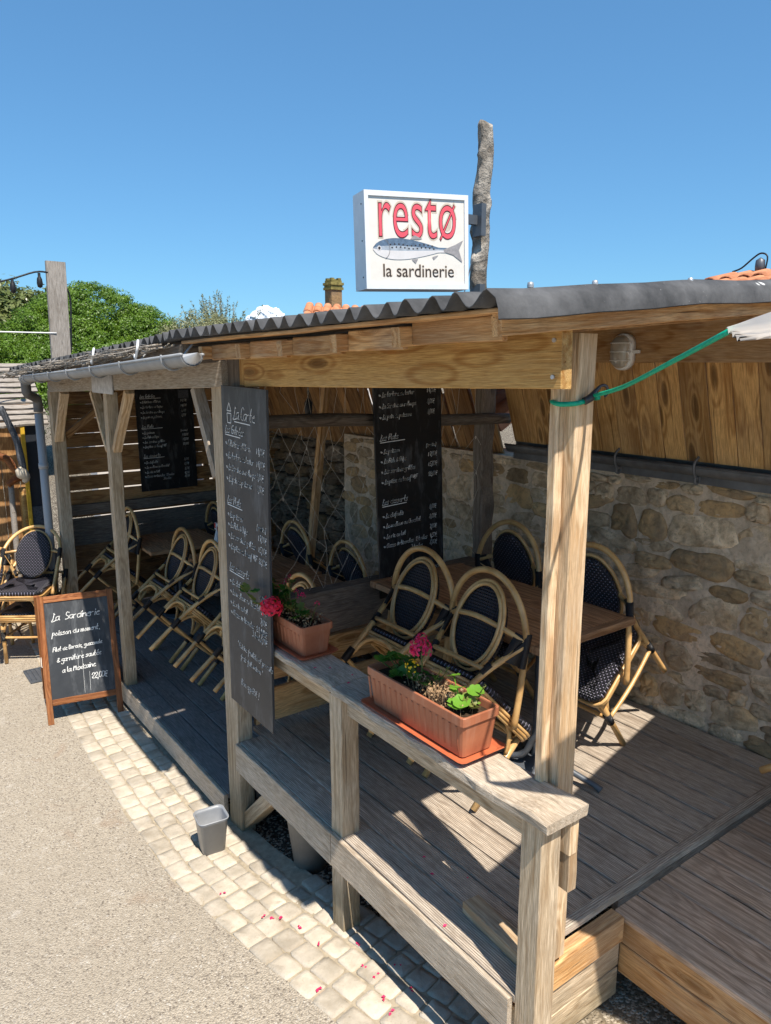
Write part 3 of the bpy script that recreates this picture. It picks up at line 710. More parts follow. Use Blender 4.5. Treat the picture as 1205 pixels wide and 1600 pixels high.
# ================================================================ FAR SHELTER
fs = thing('far_shelter', 'weathered timber lean-to with braced posts and dark corrugated roof at the far end', 'shelter', (0, 0, 0))
board('beam', (1.55, 3.42, 1.95), (1.55, 7.10, 1.815), .05, .125, 'beamgrey', fs)
post('post', 1.53, 1.61, 5.38, 5.46, -.39, 1.80, 'post', fs)
post('post', 1.53, 1.63, 7.05, 7.16, -.58, 1.76, 'post', fs)
board('brace', (1.57, 5.80, 1.79), (1.57, 5.49, 1.38), .035, .07, 'newpost', fs, up=(1, 0, 0))
board('brace', (1.57, 4.98, 1.82), (1.57, 5.35, 1.40), .06, .045, 'newpost', fs, up=(0, 1, 0))
board('brace', (1.57, 6.72, 1.76), (1.57, 7.06, 1.33), .07, .045, 'newpost', fs, up=(0, 1, 0))
board('brace', (1.57, 3.84, 1.87), (1.57, 3.60, 1.42), .06, .05, 'beamgrey', fs, up=(0, 1, 0))
board('brace', (2.25, 7.1, 1.82), (1.64, 7.1, 1.36), .06, .05, 'brownboard', fs, up=(0, 1, 0))
board('wall_plate', (1.50, 7.12, 1.90), (3.8, 7.12, 2.0), .06, .12, 'brownboard', fs)
def zf(y): return 2.115+(y-3.3)*(1.955-2.115)/(6.9-3.3)
for yy in (3.5, 4.2, 4.9, 5.6, 6.3, 7.0):
    board('rafter', (1.33, yy, zf(yy)-.075), (4.1, yy, zf(yy)-.075+2.77*SL), .05, .08, 'oldboard', fs)
corr('corrugated_roof', 3.36, 7.25, zf(3.36)+.01, zf(7.25)+.01, 1.26, 4.2, SL, .094, .019, fs, False)
for k in range(7):
    yy = 3.3+k*.6; board('ceiling_board', (1.6, yy+.3, zf(yy)-.02+.03), (4.0, yy+.3, zf(yy)-.02+.03+2.4*SL), .59, .012, 'oldboard', fs)
# twig and reed edge lying under the sheet
tw = MB(); rt = random.Random(4)
for _ in range(210):
    y0 = rt.uniform(3.35, 7.1); L = rt.uniform(.15, .55); xx = rt.uniform(1.19, 1.30); z = zf(y0)-.03+rt.gauss(0, .012)
    tw.tube([(xx, y0, z), (xx+rt.gauss(0, .03), y0+L/2, z-.012*rt.random()-L*.02), (xx+rt.gauss(0, .03), min(7.3, y0+L), z+rt.gauss(0, .012)-L*.045)], rt.uniform(.0025, .007), 4, False)
M['twig'] = wood('pale_twig', (.17, .13, .09), (.46, .40, .33), .5, (.4, .37, .33), knots=0)
tag(tw.build('reed_edging', 'twig', None, True), 'ragged bundle of dry reeds and twigs under the far roof edge', kind='stuff')
fsa = board('eave_board', (1.33, 3.36, zf(3.36)-.055), (1.33, 7.1, zf(7.1)-.055), .03, .06, 'oldboard', fs)
# zinc rain gutter with downpipe
gt = thing('rain_gutter', 'shiny half round zinc gutter with a pointed end cap under the far eave', 'gutter', (0, 0, 0))
GP = [Vector((1.185, 2.93, 2.035)), Vector((1.20, 4.6, 1.965)), Vector((1.235, 6.3, 1.905)), Vector((1.33, 7.02, 1.868))]
gm = MB()
for a, b in zip(GP, GP[1:]): halfpipe(gm, a, b, .046)
gm.build('trough', 'zinc', gt, True)
ec = MB(); c = GP[0]; r = .047
ring = [(c.x+r*math.cos(math.pi+math.pi*i/10), c.y+.01, c.z+r*math.sin(math.pi+math.pi*i/10)) for i in range(11)]
ec.add(ring+[(c.x, c.y-.055, c.z+.008)], [(i+1, i, 11) for i in range(10)]+[(0, 10, 11)]); ec.build('end_cap', 'white', gt)
for i, yy in enumerate([3.15, 3.75, 4.3, 4.85, 5.4, 5.9, 6.35, 6.7]):
    t = None
    for a, b in zip(GP, GP[1:]):
        if a.y <= yy <= b.y: t = a.lerp(b, (yy-a.y)/(b.y-a.y))
    h = MB(); h.tube([(t.x+.09, yy, t.z+.055), (t.x+.05, yy, t.z+.01)]+[(t.x+.054*math.cos(a_), yy, t.z+.054*math.sin(a_)) for a_ in (-.4, -.9, -1.57, -2.2, -2.8)]+[(t.x-.052, yy, t.z+.01)], .005, 5)
    h.build('bracket', 'zinc', gt, True)
dp = thing('downpipe', 'light grey plastic downpipe with swan neck at the far corner post', 'downpipe', (0, 0, 0))
p_ = MB(); p_.tube([(1.33, 7.0, 1.84), (1.333, 7.01, 1.79), (1.345, 7.03, 1.745), (1.43, 7.15, 1.70), (1.448, 7.18, 1.655), (1.45, 7.19, 1.58)], .04, 12)
p_.build('swan_neck', 'oldzinc', dp, True)
p_ = MB(); p_.tube([(1.45, 7.19, 1.56), (1.45, 7.19, -.58)], .036, 14, False); p_.build('pipe', 'pvc', dp, True)
p_ = MB(); p_.tube([(1.45, 7.19, 1.12), (1.45, 7.19, 1.07)], .041, 14, False); p_.build('collar', 'pvc', dp, True)
ms = MB(); ms.box((1.515, 5.17, 1.795), (1.5225, 5.66, 1.93)); msh = ms.build('metal_sheet', 'galv'); tag(msh, 'square of dull galvanised sheet nailed over the grey beam joint', 'metal sheet')
# hanging white hooks on the eave
for (yy, zz) in [(3.6, 2.07), (4.35, 2.045)]:
    h = MB(); h.tube([(1.205, yy+.05, zz+.03), (1.19, yy, zz+.035), (1.175, yy-.03, zz), (1.18, yy+.02, zz-.045), (1.19, yy+.06, zz-.03)], .0065, 6)
    tag(h.build('roof_hook', 'whiteplastic', None, True), 'white plastic hook dangling from the reed edge %s' % ('closest to the gutter end cap' if yy < 4 else 'midway along the gutter'), 'hook', 'white hooks on the eave')

# slatted fence closing the far end
sf = thing('slat_fence', 'horizontal brown board fence with bright gaps at the end of the far deck', 'fence', (0, 0, 0))
z = -.38; k = 0
tops = []
while z < 1.93:
    h = [.125, .135, .13, .12][k % 4]; old = 5 <= k <= 6
    board('slat', (1.63, 7.42, z+h/2), (3.95, 7.42, z+h/2), .022, h, 'oldboard' if old else 'brownboard', sf)
    gap = {9: .019, 8: .016, 11: .008, 12: .007, 6: .011}.get(k, .0022)
    z += h+gap; k += 1
for xx in (2.2, 3.1): board('upright', (xx, 7.445, -.4), (xx, 7.445, 1.95), .06, .02, 'brownboard', sf, up=(0, 1, 0))
board('cross_rail', (1.63, 7.385, .62), (3.9, 7.385, .62), .045, .10, 'oldboard', sf)
# ================================================================ CHAIRS
def arc(fn, a, b, n): return [fn(a+(b-a)*i/n) for i in range(n+1)]
JX, FE, JT, AP = .25, (.045, .385), (-.185, .69), (-.385, .90)   # joint half width; (y,z): hoop free end, joint, apex
def chair_proto():
    t = thing('rattan_armchair', 'tmp', 'chair', (0, 0, 0))
    mb = MB(); pts = [(-JX, FE[0], FE[1]), (-JX-.003, -.07, .54), (-JX, JT[0], JT[1])]
    for a in range(165, 14, -15):
        A = math.radians(a); s = math.sin(A); k = s
        pts.append((JX*math.cos(A)*1.0, JT[0]+(AP[0]-JT[0])*k, JT[1]+(AP[1]-JT[1])*k))
    pts += [(JX, JT[0], JT[1]), (JX+.003, -.07, .54), (JX, FE[0], FE[1])]
    mb.tube(pts, .0155, 10); mb.build('arm_hoop', 'rattan', t, True)
    def oval(s, off, n=20):
        return [(.152*s*math.cos(2*math.pi*i/n), -.245-.085*math.sin(2*math.pi*i/n)*s-off, .675+.195*s*math.sin(2*math.pi*i/n)) for i in range(n)]
    # woven oval pad
    V = []; F = []; n = 28
    for (s, off) in [(0, .012), (.5, .010), (.85, .006), (1.0, -.002), (1.0, -.022), (.85, -.028), (.5, -.034), (0, -.036)]:
        for p in oval(max(s, .001), 0, n): V.append((p[0], p[1]-off, p[2]))
    for j in range(7):
        for i in range(n): F.append((j*n+i, (j+1)*n+i, (j+1)*n+(i+1) % n, j*n+(i+1) % n))
    me = mesh('backrest', V, F, True); o = link('backrest', me, 'weave_back', t); br_ = o
    me.materials.append(M['weave_rear']); 
    for p in me.polygons:
        if p.index < 4*n: p.material_index = 1
    for s, off in ((1.0, .012), (.90, .020)):
        mb = MB(); mb.tube(oval(s, off), .0095, 8, True, True); mb.build('backrest_ring', 'rattan', br_, True)
    mb = MB(); mb.tube([(-JX, JT[0]-.01, JT[1]+.01), (-.15, -.262, .70), (0, -.292, .703), (.15, -.262, .70), (JX, JT[0]-.01, JT[1]+.01)], .0135, 8); mb.build('back_bar', 'rattan', t, True)
    mb = MB(); mb.tube([(-.185, -.235, .50), (-.09, -.262, .495), (.09, -.262, .495), (.185, -.235, .50)], .012, 8); mb.build('lower_bar', 'rattan', t, True)
    for s in (-1, 1):
        mb = MB(); mb.tube([(s*.145, -.285, 0), (s*.153, -.265, .25), (s*.165, -.245, .42), (s*.195, -.225, .54), (s*JX*.98, JT[0]-.005, JT[1]-.01)], [.0155, .0155, .0155, .0145, .0135], 9); mb.build('leg', 'rattan', t, True)
        mb = MB(); mb.tube([(s*.175, .205, 0), (s*.185, .19, .43)], [.0165, .0165], 9, False); mb.build('leg', 'rattan', t, True)
        # cord bindings
        mb = MB(); mb.tube([(s*JX, JT[0]+.055, JT[1]-.085), (s*JX, JT[0]+.012, JT[1]-.02), (s*JX*.995, JT[0]-.03, JT[1]+.045)], .0195, 9); 
        a = Vector((s*JX, JT[0]+.05, JT[1]-.085)); b = Vector((s*JX*.99, JT[0]-.02, JT[1]+.03)); c = Vector((s*.145, -.275, JT[1]+.02)); d = Vector((s*.205, -.218, .575))
        for off in (.012,):
            n_ = (b-a).cross(d-a).normalized()*off
            mb.add([a+n_, b+n_, d+n_, a-n_, b-n_, d-n_], [(0, 1, 2), (5, 4, 3), (0, 3, 4, 1), (1, 4, 5, 2), (2, 5, 3, 0)])
            n_ = (b-d).cross(c-d).normalized()*off*.7
            c2 = b.lerp(c, .45)
            mb.add([d+n_, b+n_, c2+n_, d-n_, b-n_, c2-n_], [(0, 1, 2), (5, 4, 3), (0, 3, 4, 1), (1, 4, 5, 2), (2, 5, 3, 0)])
        mb.build('cord_binding', 'binding', t, True)
        for (P, Q, r) in [((s*.152, -.267, .215), (s*.154, -.262, .295), .0205), ((s*.178, .201, .205), (s*.180, .198, .28), .0215), ((s*.172, -.240, .475), (s*.185, -.232, .53), .018)]:
            mb = MB(); mb.tube([P, Q], r, 9, False); mb.build('cord_wrap', 'binding', t, True)
        mb = MB(); mb.tube([(s*.153, -.265, .235), (s*.172, -.03, .225), (s*.179, .2, .235)], .0115, 7); mb.build('stretcher', 'rattan', t, True)
        # bent corner braces under the seat
        mb = MB(); mb.tube([(s*.155, -.25, .29), (s*.16, -.20, .37), (s*.165, -.11, .405), (s*.17, .05, .405), (s*.178, .13, .37), (s*.18, .185, .29)], .0115, 7); mb.build('side_brace', 'rattan', t, True)
    mb = MB(); mb.tube([(-.172, .20, .29), (-.14, .20, .37), (-.07, .20, .40), (.07, .20, .40), (.14, .20, .37), (.172, .20, .29)], .0115, 7); mb.build('front_brace', 'rattan', t, True)
    mb = MB(); mb.tube([(-.15, -.25, .27), (-.12, -.25, .36), (-.05, -.25, .395), (.05, -.25, .395), (.12, -.25, .36), (.15, -.25, .27)], .0115, 7); mb.build('back_brace', 'rattan', t, True)
    mb = MB(); mb.tube([(-.179, .2, .235), (0, .195, .232), (.179, .2, .235)], .011, 7); mb.build('stretcher', 'rattan', t, True)
    # seat
    def seatring(e, z): 
        P = []
        for (cx, cy, a0) in ((.215-.05, .225-.05, 0), (-.215+.05, .225-.05, 90), (-.185+.05, -.235+.05, 180), (.185-.05, -.235+.05, 270)):
            for k in range(4):
                a = math.radians(a0+30*k); P.append((cx+(.05+e)*math.cos(a), cy+(.05+e)*math.sin(a), z))
        return P
    V = []; F = []; rings = [seatring(-.04, .425), seatring(.004, .428), seatring(.008, .445), seatring(.002, .462), seatring(-.03, .4655), seatring(-.11, .4655)]
    n = 16
    for r_ in rings: V += r_
    V.append((0, 0, .4655)); V.append((0, 0, .425))
    for j in range(5):
        for i in range(n): F.append((j*n+i, j*n+(i+1) % n, (j+1)*n+(i+1) % n, (j+1)*n+i))
    for i in range(n): F.append((5*n+i, 5*n+(i+1) % n, 6*n)); F.append(((i+1) % n, i, 6*n+1))
    st_ = link('seat', mesh('seat', V, F, True), 'weave_seat', t)
    for (e, z) in ((.010, .418), (.006, .402), (.0, .388)):
        mb = MB(); mb.tube(seatring(e, z), .0085, 7, False, True); mb.build('seat_ring', 'rattan', st_, True)
    return t
CH = chair_proto()
GRP = 'rattan café armchairs with black weave'
first = [True]
def put_chair(x, y, z, facing, tilt, label, pivot=.205):
    """x, y, z = mid point between the front feet; facing = world yaw of the chair's +Y; tilt forward in degrees"""
    o = CH if first[0] else copy_tree(CH); first[0] = False
    Mx = Matrix.Translation((x, y, z)) @ Matrix.Rotation(facing, 4, 'Z') @ Matrix.Rotation(-math.radians(tilt), 4, 'X') @ Matrix.Translation((0, -pivot, 0))
    o.matrix_basis = Mx; o['label'] = label; o['group'] = GRP; return o
PX = -math.pi/2       # facing +X
NX = math.pi/2        # facing -X
T = 46
put_chair(2.12, 2.39, .01, PX, T, 'tipped armchair with its oval back just above the nearer long flower trough')
put_chair(2.13, 2.88, .01, PX, T, 'tipped armchair between the tall black menu board and the near table edge')
put_chair(3.18, 2.36, .01, NX, 39, 'armchair tipped against the far side of the near table, right behind the roof post')
put_chair(3.20, 3.00, .01, NX, 37, 'upright looking black backed armchair against the stone wall, left of the roof post')
put_chair(1.97, 5.24, -.385, PX, T, 'tipped armchair on the lower deck nearest the tall grey chalkboard on its left')
put_chair(1.95, 5.79, -.385, PX, T, 'tipped armchair on the lower deck just right of the slim front post')
put_chair(2.00, 4.55, -.385, PX, T, 'armchair mostly hidden behind the tall grey chalkboard, leg tips showing on its left')
put_chair(2.06, 4.02, -.385, PX, T, 'armchair whose rattan top rises behind the flowers of the smaller trough')
put_chair(1.90, 6.92, -.385, PX, T-2, 'tipped armchair beside the slatted fence, seen past the slim front post')
put_chair(3.30, 5.50, -.385, NX, T, 'armchair tipped against the rubble wall, further from the camera of the two behind the net')
put_chair(3.26, 4.62, -.385, NX, T, 'armchair tipped behind the partition boards, directly below the net pole')
put_chair(3.12, 6.75, -.385, NX, T, 'dark backed armchair by the slatted fence behind the spray bottle')
fc = math.atan2(.59, -.81)+0     # facing (-.59,-.81): yaw so that +Y maps there
yaw = math.atan2(.50, -.866)
def chairyaw(dx, dy): return math.atan2(-dx, dy)
sx, sy = 1.10, 6.85
put_chair(sx, sy, -.592, chairyaw(-.55, -.83), 0, 'lower chair of the stack of two beside the sandwich board')
put_chair(sx-.055, sy-.083, -.592+.225, chairyaw(-.55, -.83), 0, 'upper chair of the stack of two beside the sandwich board, sun on its oval back')
put_chair(.62, 7.20, -.595, chairyaw(-.75, -.65), 0, 'chair half cut by the left edge of the photo behind the stacked pair')
# stub of a chair leaning near the right edge: only a leg end enters the picture
c_ = put_chair(3.10, 1.02, .0, chairyaw(.15, -1), 46, 'armchair cut by the right edge, only one bare rattan leg end showing')

# ================================================================ TABLES
def table(x0, x1, y0, y1, z, label, zfl, pedestal=False):
    t = thing('restaurant_table', label, 'table', ((x0+x1)/2, (y0+y1)/2, zfl), 0, 'wooden restaurant tables')
    n = 5; w_ = (x1-x0)/n
    for i in range(n):
        board('top_plank', (x0+w_*(i+.5), y0+.05, z-.018), (x0+w_*(i+.5), y1-.05, z-.018), w_-.0015, .033, 'table', t)
    board('end_plank', (x0, y0+.024, z-.018), (x1, y0+.024, z-.018), .048, .035, 'table', t); board('end_plank', (x0, y1-.024, z-.018), (x1, y1-.024, z-.018), .048, .035, 'table', t)
    cx, cy = (x0+x1)/2, (y0+y1)/2
    for yy in (y0+.3, y1-.3):
        mb = MB(); mb.lathe([(.0, .02), (.16, .02), (.17, .008), (.16, 0)], 20, (0, yy-cy, 0)); mb.lathe([(.022, .02), (.022, z-zfl-.04)], 12, (0, yy-cy, 0))
        mb.box((-.25, yy-cy-.02, z-zfl-.055), (.25, yy-cy+.02, z-zfl-.037)); mb.build('pedestal', 'iron', t, True)
    return t
table(2.36, 3.045, 2.07, 3.36, .775, 'brown plank table on the raised deck in front of the stone wall', 0)
table(2.32, 3.02, 3.72, 4.92, .345, 'dark table on the lower deck just beyond the partition boards', -.39)
table(2.32, 3.02, 4.98, 6.15, .345, 'dark table on the lower deck against which the two middle chairs lean', -.39)
table(2.12, 2.85, 6.42, 7.15, .345, 'reddish table on the lower deck beside the slatted fence', -.39)
# spray bottle
sb = thing('spray_bottle', 'white spray bottle with a red and white trigger head on the far table', 'spray bottle', (2.62, 6.10, .345))
mb = MB(); mb.lathe([(0, 0), (.034, 0), (.036, .02), (.034, .12), (.018, .18), (.013, .20)], 14); mb.build('bottle', 'whiteplastic', sb, True)
mb = MB(); mb.box((-.014, -.014, .20), (.014, .03, .25)); mb.box((-.012, -.06, .232), (.012, .03, .262)); mb.build('nozzle', 'whiteplastic', sb)
mb = MB(); mb.box((-.013, -.045, .185), (.013, -.03, .235)); mb.box((-.0145, .005, .215), (.0145, .034, .258)); mb.build('trigger', 'red', sb)
# parasol base (scrolled iron) between chair and post
pb = thing('parasol_stand', 'scrolled grey cast iron parasol foot on the deck behind the roof post', 'parasol stand', (2.62, 2.24, 0))
for k in range(4):
    a = k*math.pi/2+.35; c, s = math.cos(a), math.sin(a)
    mb = MB(); mb.tube([(.03*c, .03*s, .22), (.07*c, .07*s, .16), (.11*c, .11*s, .08), (.18*c, .18*s, .05), (.25*c, .25*s, .03), (.285*c, .285*s, .012)], [.018, .017, .016, .015, .014, .018], 8); mb.build('foot', 'iron', pb, True)
mb = MB(); mb.lathe([(0, .14), (.035, .14), (.03, .2), (.024, .34), (0, .34)], 12); mb.build('socket', 'iron', pb, True)

# ================================================================ PARTITION: plank fence, log, net
pf = thing('plank_partition', 'low board partition between the raised and the lower deck', 'partition', (0, 0, 0))
board('plank', (1.66, 3.47, .60), (3.3, 3.47, .60), .028, .24, 'oldboard', pf)
board('plank', (1.66, 3.468, .375), (3.3, 3.468, .375), .028, .17, 'rafter', pf)
board('plank', (1.66, 3.472, .145), (3.3, 3.472, .145), .028, .19, 'rafter', pf)
board('top_board', (1.66, 3.50, .727), (3.3, 3.50, .727), .10, .02, 'oldboard', pf)
lf = thing('log_frame', 'dark rustic log frame of post and rail that carries the fishing net', 'frame', (0, 0, 0))
mb = MB(); mb.tube([(1.7, 3.50, 1.70), (2.2, 3.502, 1.695), (2.8, 3.497, 1.665), (3.3, 3.5, 1.652), (3.585, 3.5, 1.645)], [.034, .037, .035, .036, .033], 10); mb.build('log_rail', 'log', lf, True)
board('post', (3.42, 3.56, .0), (3.425, 3.56, 2.12), .085, .12, 'log', lf, up=(1, 0, 0), warp=.005, bev=.012, seg=16)
board('batten', (2.02+.98, 5.3, -.4), (3.0+.32, 5.3, 2.1), .06, .05, 'rafter', lf, up=(0, 1, 0))
net = MB(); rn = random.Random(9)
cw, chh = .062, .118
cols = int((3.36-1.72)/cw); rows = int(1.20/chh)
P = {}
for j in range(rows+1):
    for i in range(cols+1):
        if (i+j) % 2 == 0:
            P[i, j] = Vector((1.74+i*cw+rn.gauss(0, .012)+.03*math.sin(i*.5+j*.7), 3.535+rn.gauss(0, .012)+.02*math.sin(i*.9), 1.66-j*chh+rn.gauss(0, .012)))
for (i, j), p in P.items():
    for di in (-1, 1):
        q = P.get((i+di, j+1))
        if q is not None and rn.random() < .95:
            m_ = (p+q)/2+Vector((rn.gauss(0, .006), 0, -.004)); net.tube([p, m_, q], .0010, 3, False, cap=False)
    if j in (1, 3): net.tube([p, p+Vector((0, 0, -.02))], .0025, 4, False)
for k in range(26):     # loose strands above the rail
    x_ = 1.8+k*.06+rn.gauss(0, .01); net.tube([(x_, 3.53, 1.98), (x_+rn.gauss(0, .02), 3.535, 1.85), (x_+rn.gauss(0, .03), 3.53, 1.68)], .0010, 3, False, cap=False)
nt = net.build('fishing_net', 'thread'); tag(nt, 'pale diamond mesh fishing net hanging from the dark log rail', 'fishing net')
bl = thing('hanging_bulb', 'black festoon bulb holder hanging on its cable above the log rail', 'light bulb', (2.29, 3.9, 1.70))
mb = MB(); mb.lathe([(0, -.0), (.02, .0), (.024, .03), (.024, .07), (.012, .09), (.005, .1)], 12); mb.build('holder', 'black', bl, True)
mb = MB(); mb.tube([(0, 0, .1), (0, 0, .32)], .004, 6, False); mb.build('cable', 'black', bl)
mb = MB(); mb.lathe([(0, -.05), (.018, -.04), (.022, -.02), (.016, 0)], 12); mb.build('globe', 'black', bl, True)
cbl = MB(); cbl.tube([(1.62, 3.62, 1.86), (2.0, 3.8, 1.93), (2.29, 3.9, 2.0)], .005, 6); tag(cbl.build('festoon_cable', 'black', None, True), 'black cable sagging to the festoon bulb behind the tall board', 'cable')
# ================================================================ CHALK WRITING (single stroke hand)
G = {'a': '4616050413334643 53', 'b': '09033344453606', 'c': '461605041343', 'd': '4616050413334449 4343', 'e': '0535462615041343', 'f': '49392820/0646',
     'g': '46160504144446 41301001', 'h': '0903/05264543', 'i': '1613/1817', 'j': '261100/2827', 'k': '0903/4604 43', 'l': '09041323', 'm': '0603/05162523/25364643', 'n': '0603/05263643',
     'o': '261504132333443526', 'p': '0600/06364534 04', 'q': '4616050413 33/4640', 'r': '0603/052636', 's': '36160525343303', 't': '29142333/0636', 'u': '0604133346/4643', 'v': '062346',
     'w': '0613264346', 'x': '0643/4603', 'y': '0614/4600', 'z': '06460343', 'L': '3819291303/030253', 'P': '0903/0819394736 06', 'S': '4838190716453303', 'M': '030925494 3'.replace(' ', ''),
     'F': '0903/0949/0636', 'C': '483919070413 3343', 'G': '48391907041333 4545'.replace(' ', ''), 'A': '032943/1535', 'V': '092349', 'D': '090333454729 09', 'H': '0903/4943/0646', 'E': '49090343/0636',
     'B': '0903334406/06374809', 'O': '1907041333454729 19', '0': '1907041333454829 19', '1': '071913', '2': '071939473603 43', '3': '0939264533 03', '4': '290545/3733', '5': '4909063645330 3'.replace(' ', ''),
     '6': '391704133344361605', '7': '094923', '8': '26171939372605041333442626', '9': '4637290817263623', '€': '48290704133342/0646/0535', ',': '1311', '.': '1312', '*': '0545/2624/0644', '(': '29171421', ')': '19272411', "'": '1917', '"': '0907/2927',
     '!': '1915/1312', '&': '43173847 2604133354'.replace(' ', ''), '-': '0535', 'é': '0535462615041343/2739', 'è': '0535462615041343/1728', 'î': '1613/071827', 'ê': '0535462615041343/172837', 'û': '0604133346/4643/172837'}
def gl(ch):
    s = G.get(ch, '').replace(' ', ''); out = []
    for st in s.split('/'):
        p = [(int(st[i])/5.0, (int(st[i+1])-3)/3.0) for i in range(0, len(st)-1, 2)]
        if len(p) > 1: out.append(p)
    return out
def write(mb, lines, rnd, th=.0032, w_=None, slant=.22):
    """lines: (text, x, y, xheight, rot) in board coords (x right, y up); th stroke width"""
    for (txt, x, y, h, rot) in lines:
        cx = 0; ca, sa = math.cos(rot), math.sin(rot)
        for ch in txt:
            if ch == ' ': cx += h*.75; continue
            if ch == '_': continue
            for st in gl(ch):
                pts = [(cx+px*h*1.12+py*h*slant+rnd.gauss(0, h*.03), py*h+rnd.gauss(0, h*.035)) for px, py in st]
                # round the corners
                q = [pts[0]]
                for a, b, c in zip(pts, pts[1:], pts[2:]): q += [(a[0]*.3+b[0]*.7, a[1]*.3+b[1]*.7), (b[0]*.7+c[0]*.3, b[1]*.7+c[1]*.3)]
                q.append(pts[-1])
                for (ax, ay), (bx, by) in zip(q, q[1:]):
                    L = math.hypot(bx-ax, by-ay) or 1e-6; ux, uy = (bx-ax)/L, (by-ay)/L; e = th*.35; nx, ny = -uy*th/2, ux*th/2
                    P = [(ax-ux*e+nx, ay-uy*e+ny), (bx+ux*e+nx, by+uy*e+ny), (bx+ux*e-nx, by+uy*e-ny), (ax-ux*e-nx, ay-uy*e-ny)]
                    mb.add([(x+px*ca-py*sa, 0, y+px*sa+py*ca) for px, py in P], [(3, 2, 1, 0)])
            wd = .42 if ch in 'il!,.\'' else (1.08 if ch in 'mM' else .90)
            cx += h*1.12*wd
def line(mb, a, b, th=.004):
    (ax, ay), (bx, by) = a, b; L = math.hypot(bx-ax, by-ay); nx, ny = -(by-ay)/L*th/2, (bx-ax)/L*th/2
    mb.add([(ax+nx, 0, ay+ny), (bx+nx, 0, by+ny), (bx-nx, 0, by-ny), (ax-nx, 0, ay-ny)], [(3, 2, 1, 0)])
MENU = [  # text, column, row (m below the top), rel height
    ('T', 'Les Entrées', .30), ('I', '* 6 Huîtres d\'Oléron', .385, '14,00€'), ('I', '* Le tartare de la Mer', .465, '14,00€'), ('I', '* La Sardine en rollmops', .545, '8,00€'), ('I', '* Le pain de poissons', .62, '8,00€'),
    ('T', 'Les Plats', .77), ('I', '* Le poisson', .865, '(ardoise)'), ('I', '* Le Fish & Chips', .935, '17,00€'), ('I', '* Les sardines grillées', 1.01, '15,00€'), ('I', '* La pièce de boeuf VBF', 1.085, '22,00€'),
    ('T', 'Les desserts', 1.235), ('I', '* Le clafoutis', 1.335, '8,00€'), ('I', '* Le moelleux au Chocolat', 1.41, '8,00€'), ('I', '* Le riz au lait', 1.49, '7,00€'), ('I', '* Glaces Artisanales  2 boules', 1.56, '4,50€'), ('I', '                      3 boules', 1.615, '6,00€')]
def menu(mb, W, scale, rnd, rot, title=True, ys=1.0, hx=.0165):
    def c(x, y): return (x-W/2, -y*scale*ys)
    if title:
        mb_l = [('La Carte', -W*.22, -.20*ys*scale, hx*1.35, rot)]; write(mb, mb_l, rnd, .0042); line(mb, (-W*.20, -.222*ys*scale), (W*.16, -.222*ys*scale+W*.36*rot))
        x0 = -W*.37; y0 = -.175*ys*scale    # little beach hut doodle
        for a, b in [((0, 0), (.045, 0)), ((0, 0), (.004, -.045)), ((.045, 0), (.041, -.045)), ((.004, -.045), (.041, -.045)), ((.0, .012), (.047, .012)), ((.0, .012), (.024, .05)), ((.047, .012), (.024, .05))]:
            line(mb, (x0+a[0], y0+a[1]), (x0+b[0], y0+b[1]), .004)
    for it in MENU:
        x, y = c(W*.07, it[2])
        if it[0] == 'T':
            write(mb, [(it[1], x, y, hx*1.2*scale, rot)], rnd, .004); line(mb, (x, y-.016*scale), (x+W*.36, y-.016*scale+W*.36*rot), .004)
        else:
            write(mb, [(it[1], x, y, hx*scale*.93, rot)], rnd, .0038)
            px = W/2-W*(.22 if len(it[3]) < 8 else .25); write(mb, [(it[3], px, y+rot*W*.7, hx*scale*(.9 if len(it[3]) < 8 else .72), rot)], rnd, .0038)
def chalkboard(name, label, W, Hh, mat, fill, loc, rot, th=.012):
    """board centred in x, top edge at local z=0; writing faces local -Y"""
    t = thing(name, label, 'menu board', loc); t.matrix_basis = Matrix.Translation(loc) @ rot
    mb = MB(); mb.box((-W/2, 0, -Hh), (W/2, th, 0)); mb.build('panel', mat, t)
    mb = MB(); fill(mb); o = mb.build('chalk_writing', 'chalk', t); o.location = (0, -.0015, 0); return t
rk = random.Random(33)
def yawrot(nx, ny, roll=0):
    """rotation whose local -Y points to (nx, ny) and rolled about it"""
    return Matrix.Rotation(math.atan2(nx, -ny), 4, 'Z') @ Matrix.Rotation(roll, 4, 'Y')
def fill1(mb):
    menu(mb, .46, .735, rk, -.02, hx=.0212, ys=1.0)
    write(mb, [("' Cuisine familiale et produits", -.13, -1.30, .0145, -.04), ('frais fait maison \'', -.10, -1.36, .0145, -.03), ('Bon appétit !', -.10, -1.50, .017, -.03)], rk, .0032)
cb1 = chalkboard('chalkboard', 'tall narrow grey slate menu board hung on the corner post', .465, 1.63, 'slate', fill1, (1.508, 3.160, 1.893), yawrot(-1, 0, .022))
def fill2(mb):
    menu(mb, .49, .80, rk, .02, False, hx=.0165)
    write(mb, [("' Cuisine familiale et produits", -.17, -1.46, .0165, .05), ('frais fait maison \'', -.1, -1.53, .0165, .03)], rk, .0034)
cb2 = chalkboard('chalkboard', 'tall black menu board hung on the net partition behind the table', .49, 1.55, 'slateblack', fill2, (2.645, 3.40, 2.195), yawrot(0, -1, -.04))
def fill3(mb): menu(mb, .58, .63, rk, .015, False, hx=.019)
cb3 = chalkboard('chalkboard', 'black menu board fixed to the slatted fence at the far end', .585, 1.12, 'slateblack', fill3, (2.66, 7.36, 1.86), yawrot(0, -1, -.01))
mb = MB(); mb.box((2.80, 7.33, 1.66), (2.90, 7.35, 1.74)); tag(mb.build('paper_note', 'greypanel'), 'small grey clip at the upper right of the far black menu board', 'clip')

